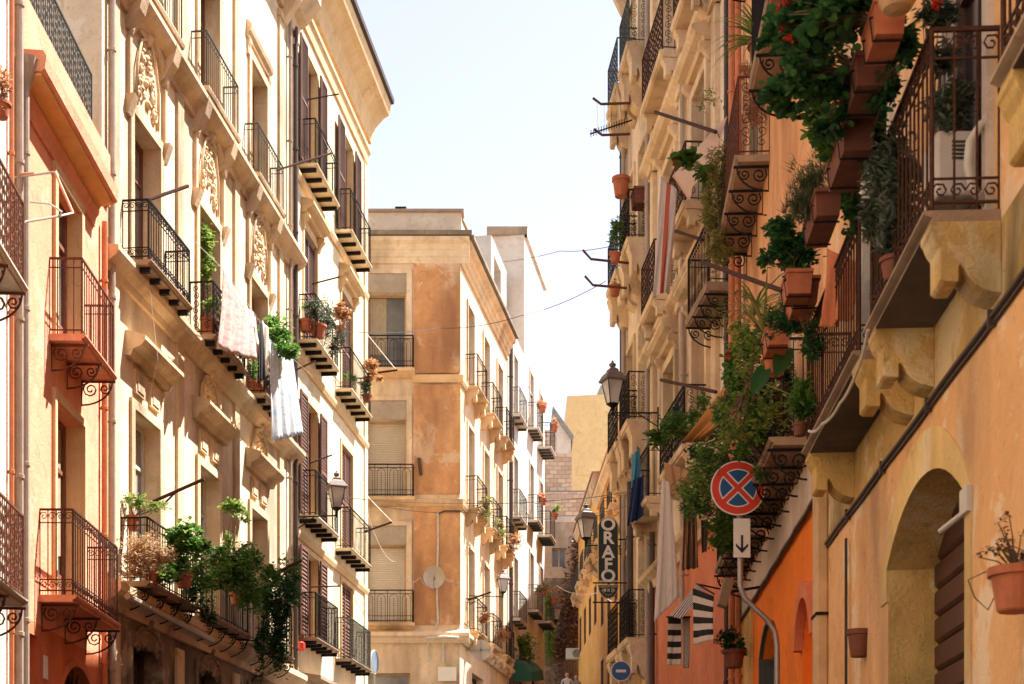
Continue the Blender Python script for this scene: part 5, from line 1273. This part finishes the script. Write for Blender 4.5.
# left plants
gl='plants on the ornate cream house balconies'
potted('tall_vine_pot','tall light green vine rising from a round terracotta bowl behind the second ornate balcony',at(207,332,28),.22,.2,[B_(205,245,28,10,26,330,.25),B_(202,275,28,14,12,160,.25),B_(213,302,27.8,9,12,120,.2)],'g_light',l=.09,w=.045,group=gl)
potted('round_green_bush','round fresh green bush leaning out between the two hanging sheets',at(266,402,31),.18,.26,[B_(276,335,29.6,16,16,420,.4),B_(288,350,29.4,13,9,220,.3),B_(272,318,29.8,10,6,80,.2)],'g_mid',l=.10,w=.05,group=gl)
potted('small_brown_pot','dark brown pot with a leafy top under the hanging sheets, at the railing',at(252,395,30.8),.2,.26,[B_(252,372,30.8,9,13,110,.2)],'g_mid',l=.09,w=.04,group=gl)
potted('straw_flower_bush','straw coloured dry bush on the near end of the lowest ornate balcony',at(152,586,23.8),.14,.22,[B_(142,552,23.0,22,20,760,.3),B_(165,556,23.0,14,14,260,.2),B_(135,570,23,12,10,160,.2)],'dry',l=.06,w=.025,group=gl)
potted('red_potted_fern','fern in a red pot at the near corner of the lowest ornate balcony',at(133,531,23.7),.1,.24,[B_(135,502,23.7,14,7,150,.2),B_(160,507,23.7,14,6,110,.2)],'g_light',l=.07,w=.025,group=gl)
potted('geranium_bush','broad yellow green geranium bush in the middle of the lowest ornate balcony',at(184,588,24.6),.14,.22,[B_(184,540,24.4,18,18,480,.3),B_(176,562,24.3,14,16,300,.25),B_(200,545,24.8,10,14,160,.2)],'g_mid',l=.075,w=.06,kind='round',group=gl)
potted('light_leaf_vine','airy light green vine standing against the sunlit wall above the lowest balcony',at(226,575,27),.14,.25,[B_(228,506,27,16,9,110,.25),B_(240,513,27,8,9,60,.2),B_(226,540,27,8,20,90,.2)],'g_light',l=.10,w=.06,group=gl)
potted('dense_green_bush','dense dark green bush filling the second bay of the lowest ornate balcony',at(238,605,27.6),.16,.22,[B_(236,570,27,20,24,700,.4),B_(250,590,27.4,16,26,420,.35),B_(212,580,26.6,14,16,260,.3)],'g_mid',l=.08,w=.05,group=gl)
climber('trailing_ivy','long dark ivy trailing down from the last bay of the lowest ornate balcony',[B_(284,600,30,16,26,560,.4),B_(278,640,30,13,34,620,.3),B_(268,600,29.6,14,22,360,.4),B_(292,590,30.6,12,14,200,.3),B_(262,640,29.4,8,30,220,.2)],'g_dark',l=.08,w=.05,group=gl,fl=[(at(268,596,29.2),(.1,.1,.1),20,'dry_dark'),(at(284,600,29.4),(.1,.1,.1),16,'terracotta' if False else 'dry_orange')])
climber('trailing_ivy','grey green creeper trailing from the straw bush down the ornate house wall',[B_(208,612,25.8,10,20,220,.2),B_(192,590,25.2,10,14,180,.2)],'g_dark',l=.06,w=.04,group=gl)
g3='plants on the pale cream house balconies'
potted('grey_shrub_pot','grey green trailing shrub on the third floor near balcony of the pale cream house',at(318,338,35.2),.2,.3,[B_(316,308,35,10,12,170,.25),B_(326,322,35.6,9,18,240,.25),B_(338,345,36.6,7,14,160,.2)],'g_grey',l=.10,w=.04,group=g3)
potted('orange_dried_flowers','orange dried flower heads on the near third floor balcony of the pale cream house',at(340,335,37),.14,.2,[B_(341,311,36.8,9,7,160,.25)],'dry_orange',l=.10,w=.06,group=g3)
potted('orange_dried_flowers','orange dried flower heads hanging off the balcony nearest the corner house',at(368,385,41),.14,.2,[B_(370,362,40.8,9,8,170,.25),B_(376,376,40.8,5,6,70,.2)],'dry_orange',l=.10,w=.06,group=g3)
potted('small_green_plant','little green plant at the foot of the far balcony below the orange flowers',at(367,402,41),.14,.2,[B_(366,388,40.9,6,8,110,.2),B_(350,372,39.5,7,10,80,.2)],'g_mid',l=.09,w=.05,group=g3)
potted('terracotta_balcony_pot','round terracotta pot at the near corner of the third floor balcony',at(306,332,35),.15,.28,[B_(306,305,35,5,6,50,.15)],'g_mid',l=.08,w=.04,group=g3)
t=thing('red_wall_box','small red round box on the pale wall under the lowest netted balcony','wall box',at(297,650,34.9)); mb=MB(); mb.lathe(at(301,651,34.75),[(.05,0),(.10,.05),(.10,.18),(.04,.22)],14); mb.build('box_body','red_paint',t)
# corner house side plants
gm='plants on the side balconies of the corner house'
zm_=[FM.z(400,503)+.05,FM.z(400,628)+.05]
for Yb,z_,dz,hh,lm,lb in [(47.6,zm_[0],.2,.55,'g_yellow','yellow green vine dripping from the near middle balcony of the corner house'),(50.4,zm_[0],.1,.45,'g_yellow','yellow green planting trailing from the second middle balcony of the corner house'),(53.0,zm_[0],.2,.4,'dry_orange','orange planting on the third middle balcony of the corner house'),(47.6,zm_[1],.5,.22,'dry_orange','orange planting on the lowest near balcony of the corner house'),(50.5,zm_[1],.4,.22,'dry_orange','orange planting on the lowest second balcony of the corner house')]:
    p=FS.P(FS.sY(Yb),z_+dz,.52); potted('balcony_plant',lb,p-Vector((0,0,.05)),.1,.16,[(p,(.25,.4,hh),330)],lm,l=.10,w=.045,group=gm,potm='terracotta_dark')
gw='potted plants on the white tower house balconies'
for Yb,z_,pr,lm,lb in [(63.2,18.9,.65,'dry_orange','potted plant on the white tower house, second balcony from the top'),(60.5,18.9,.52,'fl_pink','pale pink flowers in a pot on the nearer tower house balcony, second from the top'),(60.6,15.2,.52,'fl_pink','pale flowers on the nearer tower house balcony, third from the top'),(63.2,15.2,.65,'g_light','light green pot plant on the white tower house, third balcony from the top'),(63.0,11.6,.65,'dry_orange','bright orange flower mass on the lowest balcony of the white tower house'),(60.8,11.6,.52,'g_yellow','yellow green foliage on the nearer lowest tower house balcony')]:
    p=FW.P(FW.sY(Yb),z_+.72,pr); big=2.0 if z_<12 else 1.0
    potted('pot_plant',lb,p,.15,.26,[(p+Vector((0,0,.36)),(.22*big,.3*big,.2*big),150)],lm,l=.11,w=.06,group=gw)
potted('street_shrub','bright green shrub above the dark green awning',at(524,715,57.6),.3,.4,[B_(524,650,57.6,14,16,420,.5),B_(512,662,57.6,10,10,160,.4)],'g_light',l=.16,w=.08)
potted('street_shrub','tall soft green creeper in front of the stone house at the end of the street',at(547,725,68),.3,.4,[B_(546,610,68,8,30,360,.5),B_(550,645,68,7,22,240,.5)],'g_light',l=.16,w=.08)
t=thing('wall_creeper','brownish dusty creeper covering the stone house at the end of the street','climbing plant',at(570,690,79))
mb=MB()
for q in range(7): mb.tube([at(572+q*2-6,700,79.6),at(570+q*3-8,640,79.7),at(566+q*4-8,590,79.8)],.05,5,.02)
mb.build('stem','stem',t)
foliage('foliage',[(at(574,590,79.4),(.7,.3,3.0),900),(at(566,640,79.4),(1.1,.3,2.4),1100),(at(578,560,79.4),(.4,.3,2.0),300)],M['dry_dark'],t,.22,.14)
potted('dry_corner_plant','sparse dry orange plant on the white house balcony at the left edge',at(1,118,15.6),.1,.16,[B_(4,82,15.6,9,14,150,.12),B_(2,112,15.6,4,8,40,.1)],'dry_orange',l=.045,w=.02)
climber('climbing_plant','loose light green sprays with pale tips over the dark climber beside the second balcony',[B_(748,360,16.2,20,34,150,.3),B_(735,430,16.6,24,26,150,.3),B_(700,480,18.6,24,26,150,.3),B_(770,400,16,14,30,110,.2)],'g_light',l=.07,w=.035,clump=.6)
# ============================================================ LAUNDRY
M['c_pink']=clothmat('pink_patterned_sheet_cloth',(.70,.55,.50),blotch((.60,.34,.32),16,.50,.6)); M['c_blue']=clothmat('pale_blue_check_cloth',(.76,.78,.79),blotch((.50,.60,.68),12,.5,.6))
M['c_white']=clothmat('white_cloth',(.93,.86,.79),None,.5); M['c_navy']=clothmat('navy_cloth',(.012,.03,.09),None,.1); M['c_teal']=clothmat('light_blue_cloth',(.10,.33,.46),None,.2)
M['c_black']=clothmat('black_cloth',(.02,.02,.022),None,.05); M['c_dark']=clothmat('dark_brown_cloth',(.05,.03,.025),None,.05); M['c_tan']=clothmat('tan_striped_cloth',(.52,.32,.15),stripes(0,3,(.38,.20,.09),.72)); M['c_flag']=clothmat('red_and_white_cloth',(.78,.70,.62),stripes(0,1,(.52,.10,.04),.0)); 
M['c_flag']=clothmat('red_and_white_cloth',(.80,.72,.64),stripes(0,1.6,(.55,.13,.06),.6))
M['c_zebra']=clothmat('black_and_white_striped_cloth',(.74,.66,.58),stripes(1,4,(.02,.02,.02),.5),.15); M['c_zebra2']=clothmat('fine_striped_cloth',(.70,.62,.54),stripes(0,10,(.03,.025,.025),.5),.15)
M['c_orange']=clothmat('orange_cloth',(.72,.24,.10)); M['c_awn']=clothmat('ochre_awning_cloth',(.60,.30,.08)); M['c_brown']=clothmat('rolled_brown_cloth',(.30,.15,.08),stripes(0,7,(.12,.06,.035),.6),.05); M['c_beige']=clothmat('beige_awning_cloth',(.72,.52,.38))
def cl(name,lb,cat,pts,mat,**k): 
    return cloth(name,lb,cat,*[at(*p) for p in pts],mat,**k)
cl('hanging_sheet','pink flowered sheet hanging on the washing line between the first two ornate house bays','laundry',[(224,270,26.2),(256,316,29.0),(260,358,28.9),(216,345,26.0)],'c_pink',waves=5,amp=.06,nx=60,scal=.05,sag=.08)
cl('hanging_sheet','long pale blue and white sheet hanging lowest on the ornate house washing line','laundry',[(268,338,29.0),(292,358,30.6),(301,433,30.5),(274,440,29.0)],'c_blue',waves=4,amp=.06,nx=48,scal=.04)
cl('hanging_clothes','narrow black garment hanging between the pink sheet and the blue sheet','laundry',[(258,318,28.6),(262,322,28.8),(264,378,28.8),(259,384,28.6)],'c_black',waves=1,amp=.04)
cl('hanging_clothes','narrow cream garment hanging beside the black garment','laundry',[(262,320,28.8),(268,328,29.0),(267,374,29),(261,380,28.8)],'c_white',waves=1,amp=.05)
cl('hanging_flag_cloth','long red and white cloth hanging down from the tan house balcony','laundry',[(661,176,26.4),(677,190,26.4),(670,292,26.4),(653,297,26.4)],'c_flag',waves=1,amp=.08,nz=34)
cl('sloping_sunshade','pale beige sunshade cloth stretched along the tan house balcony','sunshade',[(672,176,26.2),(727,116,23.6),(712,158,23.6),(688,200,25.2)],'c_beige',waves=1,amp=.03)
cl('hanging_shirt','light blue garment on the bar left of the dark drainpipe','laundry',[(632,455,31),(640,448,31),(641,486,31),(631,488,31)],'c_teal',waves=1,amp=.06)
cl('hanging_trousers','navy blue garment hanging below the light blue garment','laundry',[(633,480,30.9),(643,476,30.9),(643,516,30.9),(627,526,30.9)],'c_navy',waves=1.5,amp=.07)
cl('hanging_dark_cloth','deep navy pointed cloth behind the leafy sprays on the tan house balcony','laundry',[(677,404,26),(680,408,26),(682,436,26),(663,436,26)],'c_navy',waves=1,amp=.05)
cl('long_white_cloth','long creamy white cloth hanging to a slanted hem before the terracotta wall','laundry',[(662,478,23),(669,482,23),(680,596,23),(654,622,23)],'c_white',waves=1.5,amp=.035,nz=34)
cl('folded_parasol_cloth','tan striped triangular cloth tied above the long white cloth','parasol',[(664,462,23.6),(692,472,23.2),(690,475,23.2),(668,494,23.6)],'c_tan',waves=1,amp=.03)
cl('ochre_awning','ochre sloping awning panel half hidden by leaves','awning',[(731,380,18.4),(736,410,18.0),(704,440,20.3),(682,442,20.6)],'c_awn',waves=1,amp=.03)
cl('rolled_blind','brown rolled straw blind hanging beside the green bush','blind',[(684,505,22),(696,505,22),(698,568,22),(682,570,22)],'c_brown',waves=3,amp=.06)
cl('hanging_grey_cloth','grey brown cloth tube hanging between the rolled blind and the sign pole','laundry',[(701,520,21),(708,520,21),(707,552,21),(702,552,21)],'c_dark',waves=1,amp=.05)
cl('orange_cloth','orange cloth hung inside the bars of the second peach house balcony','laundry',[(826,248,12.5),(856,262,12.2),(850,318,12.2),(822,330,12.5)],'c_orange',waves=2,amp=.05)
# striped awning (zebra) over the terracotta shop
t=thing('striped_shop_awning','black and white striped awning with scalloped hanging flaps over the terracotta ground floor','awning',at(690,620,22))
def acl(pts,mat,nm,**k):
    o=cloth(nm,None,None,*[at(*p) for p in pts],mat,**k); o.parent=t; o.location=o.location-t.location; return o
acl([(697,584,24.0),(704,592,22.8),(682,618,22.8),(669,617,24.0)],'c_zebra2','canopy',waves=1,amp=.02)
acl([(668,618,23.9),(681,618,23.9),(681,665,23.9),(667,665,23.9)],'c_zebra','flap',waves=1,amp=.02)
acl([(693,588,22.6),(714,596,22.2),(712,640,22.2),(693,645,22.6)],'c_zebra','flap',waves=1,amp=.02)
acl([(682,618,23.4),(690,616,23.4),(689,668,23.4),(683,668,23.4)],'c_zebra2','flap',waves=1,amp=.01)
mb=MB(); mb.tube([at(667,617,23.9),at(690,617,23.2)],.015,5); mb.tube([at(697,584,24),at(714,594,22.2)],.015,5); mb.tube([at(697,584,24),G3.P(.6,6.0,0)],.015,5); mb.build('frame','iron',t)
t=thing('wall_floodlight','tilted floodlight box on a bracket left of the sign pole','floodlight',at(726,590,20.5)); c=at(724,593,20.5)
mb=MB(); q=[Vector((-.09,-.1,-.16)),Vector((.02,-.1,-.2)),Vector((.02,.12,-.2)),Vector((-.09,.12,-.16)),Vector((.0,-.1,.2)),Vector((.13,-.1,.16)),Vector((.13,.12,.16)),Vector((.0,.12,.2))]
mb.hexa([c+v for v in q]); mb.build('housing','slab',t); mb=MB(); mb.tube([c,c+Vector((.5,.1,.1))],.02,5); mb.build('bracket','iron',t)
# ============================================================ RODS, LINES, AERIAL
def rod(lb,a,b,r_=.022,mat='iron_rust',arms=None):
    r_=min(r_,.03)
    t=thing('clothes_rod',lb,'clothes rod',b,'clothes rods sticking out from the balconies'); mb=MB(); mb.tube([a,b],r_,6); mb.build('bar',mat,t)
    if arms:
        mb=MB(); 
        for p,q in arms: mb.tube([p,q],r_*.6,5)
        mb.build('strut',mat,t)
    return t
rod('dark rod at the first piano floor balcony of the ornate house',at(188,186,25.2),at(130,206,24.2),.035)
rod('dark rod slanting up over the straw coloured bush',at(204,479,24.5),at(150,503,24.6),.038,arms=[(at(176,492,24.5),at(163,505,24.5))])
rod('thin rod below the top floor balcony of the ornate house',at(332,153,33),at(277,170,31.8),.022)
rod('thin rod above the top balcony of the pale cream house',at(339,94,35.5),at(300,101,35.2),.018)
rod('thin rod above the shuttered window of the pale cream house',at(339,277,35.8),at(312,284,35.6),.02)
rod('short rod between the blue sheet and the pale cream house',at(315,361,32.4),at(294,371,33.0),.022)
rod('rod slanting up from the dark ivy bush',at(302,560,29.5),at(264,579,29.6),.04,arms=[(at(292,568,29.5),at(280,578,29.5))])
rod('rod near the lantern of the pale cream house',at(332,455,35.5),at(310,463,35.2),.02)
rod('rod reaching out over the corner house railing at the middle floor',at(392,522,41.5),at(364,532,41.5),.03)
rod('rod reaching out beside the orange dried flowers',at(397,370,41.5),at(368,374,41.2),.03)
rod('thin rod on the lowest netted balcony of the pale cream house',at(340,586,35.6),at(306,587,35.4),.018)
rod('dark rod under the big balcony of the tan house',at(716,132,23.6),at(655,112,27.5),.035)
rod('thick dark rod below the yellow green hanging plant',at(783,291,17.6),at(702,262,21),.045)
rod('dark rod across the hooded window of the tan house',at(716,392,23.8),at(661,380,27.6),.035)
rod('short dark rod beside the red and white cloth',at(703,240,25),at(675,231,27.4),.03)
rod('short dark rod on the side wall of the corner house, below its lantern',at(491,592,47),at(468,600,47.1),.03)
for i,(x0,y0,x1,y1,lb) in enumerate(((593,98,627,102,'upper rusty arm holding washing lines beside the aerial'),(594,129,627,133,'lower rusty arm holding washing lines beside the aerial'),(583,250,615,262,'rusty arm above the small terracotta pot at the skyline'),(585,276,613,287,'rusty arm at the lowest skyline pot'))):
    t=thing('rusty_line_arm',lb,'clothes line arm',at(x1,y1,33.5),'rusty arms on the skyline balconies'); mb=MB(); mb.tube([at(x0,y0,33.5),at(x0+8,y0+6 if y0<200 else y0+9,33.5),at(x1+(14 if x1<620 else 3),y1+1,33.5)],.03,5); mb.build('arm','iron_brown',t)
t=thing('television_aerial','dark television aerial with many short rods sticking out below the rusty arm','aerial',at(628,121,33.6)); mb=MB(); mb.tube([at(590,134,33.6),at(632,120,33.6)],.018,5)
for k in range(15):
    q=k/14; x=591+36*q; y=133.5-12.5*q; mb.tube([at(x,y-3.2,33.2),at(x,y+3.2,34)],.012,4)
mb.build('boom','iron',t); mb=MB(); 
for k in range(4): mb.tube([at(597+k*7,103,33.5),at(598+k*7,131,33.5)],.004,4)
mb.build('line','cable',t)
t=thing('drying_frame','orange and white folding drying frame hanging out from the left edge','drying frame',at(0,178,18)); P_=[at(-4,180,18.0),at(55,172,18.2),at(73,213,18.2),at(25,222,17.6)]
mb=MB(); mb.tube([P_[0],P_[1]],.014,6); mb.tube([P_[3],at(60,216,17.9),P_[2]],.014,6); mb.tube([at(30,202,17.9),at(50,204,17.9),at(62,212,17.9),at(60,217,17.9)],.012,6); mb.build('white_tube','plastic_white',t)
mb=MB(); mb.tube([at(20,174.6,18.08),at(34,173.6,18.14)],.022,6); mb.build('grip','fl_pink',t); mb=MB(); mb.tube([P_[1],P_[2]],.016,6); mb.build('orange_tube','fl_pink',t)
cable('overhead_cable','thin cable crossing the sky above the white tower house',[at(500,262,57),at(560,251,45),at(612,246,36)],.014,sag=.05)
cable('overhead_cable','thin cable crossing the front of the corner house and rising to the right skyline',[at(330,330,36),at(440,328,44),at(520,316,40),at(606,281,34)],.012,sag=.1)
cable('overhead_cable','cable strung across the street at the height of the middle corner house railing',[at(340,497,37),at(460,503,45.4),at(560,500,42),at(645,488,32)],.014,sag=.05)
cable('overhead_cable','cable strung just below the other one across the street towards the stone house',[at(375,505,44),at(470,512,45.6),at(560,516,46),at(640,502,33)],.010,sag=.1)
cable('overhead_cable','white looping cable drooping in front of the lowest corner house blind',[at(366,508,42.4),at(395,562,45),at(420,577,45.6),at(436,572,45.7)],.014,'cable_white',.35)
cable('overhead_cable','white cable stay running from the upper corner house railing to the pale cream house',[at(366,333,42.4),at(397,371,42.2)],.018,'cable_white')
cable('overhead_cable','white cable stay in front of the middle corner house railing',[at(365,494,42.4),at(392,522,42.2)],.018,'cable_white')
cable('overhead_cable','pair of pale lines below the small black lantern',[at(556,585,60),at(600,592,45),at(636,600,34)],.014,'cable_white',.2)
cable('washing_line','white washing line along the ornate house holding the two sheets',[at(185,232,24.5),at(224,270,26.2),at(256,316,29.0),at(268,338,29.0),at(292,358,30.6),at(312,376,33.5)],.008,'cable_white')
cable('washing_line','white line strung from the first ornate balcony down to the window hood',[at(128,262,23.6),at(150,290,24),at(158,360,24.3),at(150,395,24.4)],.007,'cable_white')
cable('garden_hose','pale hose hanging along the slab edge of the second peach house balcony',[at(868,330,10.4),at(858,368,10.9),at(840,403,11.7),at(822,424,12.6),at(809,431,13.2)],.018,'plastic_white',.03,cat='hose')
# ============================================================ PEOPLE (far, only heads and shoulders rise into the frame)
def person(label,px,py,Y,Hh,top,legs,hair='hair',turn=0):
    gzz=gz(Y); base=Vector(((px-CX)/FPX*Y,Y,gzz)); t=thing('person',label,'person',base)
    J=[(0,0,.95),(0,0,1.15),(0,0,1.38),(0,0,1.48),(0,.0,1.56),(.11,0,.90),(.12,.04,.5),(.12,.0,.08),(.13,-.12,.03),(-.11,0,.90),(-.12,-.1,.5),(-.12,.02,.08),(-.12,-.1,.03),(.2,0,1.4),(.26,.02,1.12),(.25,-.1,.88),(.25,-.13,.80),(-.2,0,1.4),(-.26,.02,1.12),(-.25,-.1,.88),(-.25,-.13,.80)]
    E=[(0,1),(1,2),(2,3),(3,4),(0,5),(5,6),(6,7),(7,8),(0,9),(9,10),(10,11),(11,12),(2,13),(13,14),(14,15),(15,16),(2,17),(17,18),(18,19),(19,20)]
    Rr=[.14,.13,.14,.055,.055,.095,.06,.042,.04,.095,.06,.042,.04,.06,.042,.032,.035,.06,.042,.032,.035]
    me=bpy.data.meshes.new('person_body'); k=Hh/1.72; me.from_pydata([(x*k,y*k,z*k) for x,y,z in J],E,[]); o=bpy.data.objects.new('body',me); COL.objects.link(o); o.parent=t
    sk=o.modifiers.new('s','SKIN'); 
    for i,v in enumerate(me.skin_vertices[0].data): v.radius=(Rr[i]*k,Rr[i]*k*.8); v.use_root=(i==0)
    ss=o.modifiers.new('u','SUBSURF'); ss.levels=1; ss.render_levels=1; me.materials.append(M[top])
    hc=base+Vector((0,0,1.62*k)); mb=MB()
    prof=[(.01,-.13),(.045,-.115),(.066,-.07),(.078,-.01),(.08,.04),(.07,.085),(.04,.115),(.01,.122)]; mb.lathe(hc,[(a*k,b*k) for a,b in prof],14)
    mb.box(tuple(hc+Vector((-.012,-.1,-.03))),tuple(hc+Vector((.012,-.07,.01))))
    for s_ in (-1,1): mb.box(tuple(hc+Vector((s_*.08-.01,-.015,-.03))),tuple(hc+Vector((s_*.08+.01,.015,.03))))
    mb.build('head','skin',t,smooth=True)
    mb=MB(); mb.lathe(hc+Vector((0,.02,0)),[(.07*k,-.06*k),(.086*k,.0),(.088*k,.05*k),(.078*k,.098*k),(.045*k,.13*k),(.01,.138*k)],14); mb.build('hair',hair,t,smooth=True)
    mb=MB(); mb.lathe(base+Vector((0,0,.52)),[(.15,0),(.17,.2),(.165,.42),(.14,.46)],12); mb.build('trousers',legs,t)
    return t
def ysolve(py,Hh):
    Y=50
    while Y<88 and (HY-1500*(gz(Y)+Hh-EYE)/Y)>py: Y+=.25
    return Y
person('person in a white shirt walking far down the street, left of the two',567,672,ysolve(673,1.75),1.75,'shirt_white','jeans')
person('person in a grey top far down the street, right of the one in white',576,674,ysolve(676,1.68)+.6,1.68,'shirt_grey','jeans')
# ============================================================ LIGHT, CAMERA
w=bpy.data.worlds.new("World"); sc.world=w; w.use_nodes=True; nt=w.node_tree; bg=nt.nodes['Background']
sky=nt.nodes.new('ShaderNodeTexSky'); sky.sky_type='NISHITA'; sky.sun_disc=False
L=Vector((-.46,-.25,-.86)).normalized()
el=math.asin(-L.z); az=math.atan2(-L.x,-L.y)  # compass angle of the sun from +Y towards +X
sky.sun_elevation=el; sky.sun_rotation=az; sky.air_density=1.0; sky.dust_density=.6; sky.ozone_density=1.0; sky.altitude=0
hs=nt.nodes.new('ShaderNodeHueSaturation'); hs.inputs['Saturation'].default_value=.5; hs.inputs['Hue'].default_value=.52; lk(nt,sky.outputs[0],hs.inputs['Color']); lk(nt,hs.outputs[0],bg.inputs[0]); bg.inputs[1].default_value=.05
sl=bpy.data.lights.new('sun','SUN'); sl.energy=3.0; sl.angle=R(.5); sl.color=(1,.96,.90); so=bpy.data.objects.new('sun',sl); COL.objects.link(so)
so.rotation_euler=L.to_track_quat('-Z','Y').to_euler(); so.location=(20,10,40)
cd=bpy.data.cameras.new('camera'); cam=bpy.data.objects.new('camera',cd); COL.objects.link(cam); sc.camera=cam
cam.location=(0,0,EYE); cam.rotation_euler=(math.pi/2,0,0); cd.sensor_width=36; cd.lens=36*FPX/1024; cd.shift_x=0; cd.shift_y=(HY-342)/1024; cd.clip_end=3000; cd.clip_start=.05; cd.dof.use_dof=True; cd.dof.focus_distance=30; cd.dof.aperture_fstop=4.5
sc.view_settings.view_transform='Standard'; sc.view_settings.look='None'; sc.view_settings.gamma=1; sc.view_settings.exposure=2.5; sc.view_settings.use_curve_mapping=False
sc.cycles.max_bounces=9; sc.cycles.diffuse_bounces=7; sc.cycles.glossy_bounces=2; sc.cycles.transmission_bounces=3; sc.cycles.use_denoising=True
sc.cycles.caustics_reflective=False; sc.cycles.caustics_refractive=False; sc.cycles.sample_clamp_indirect=8
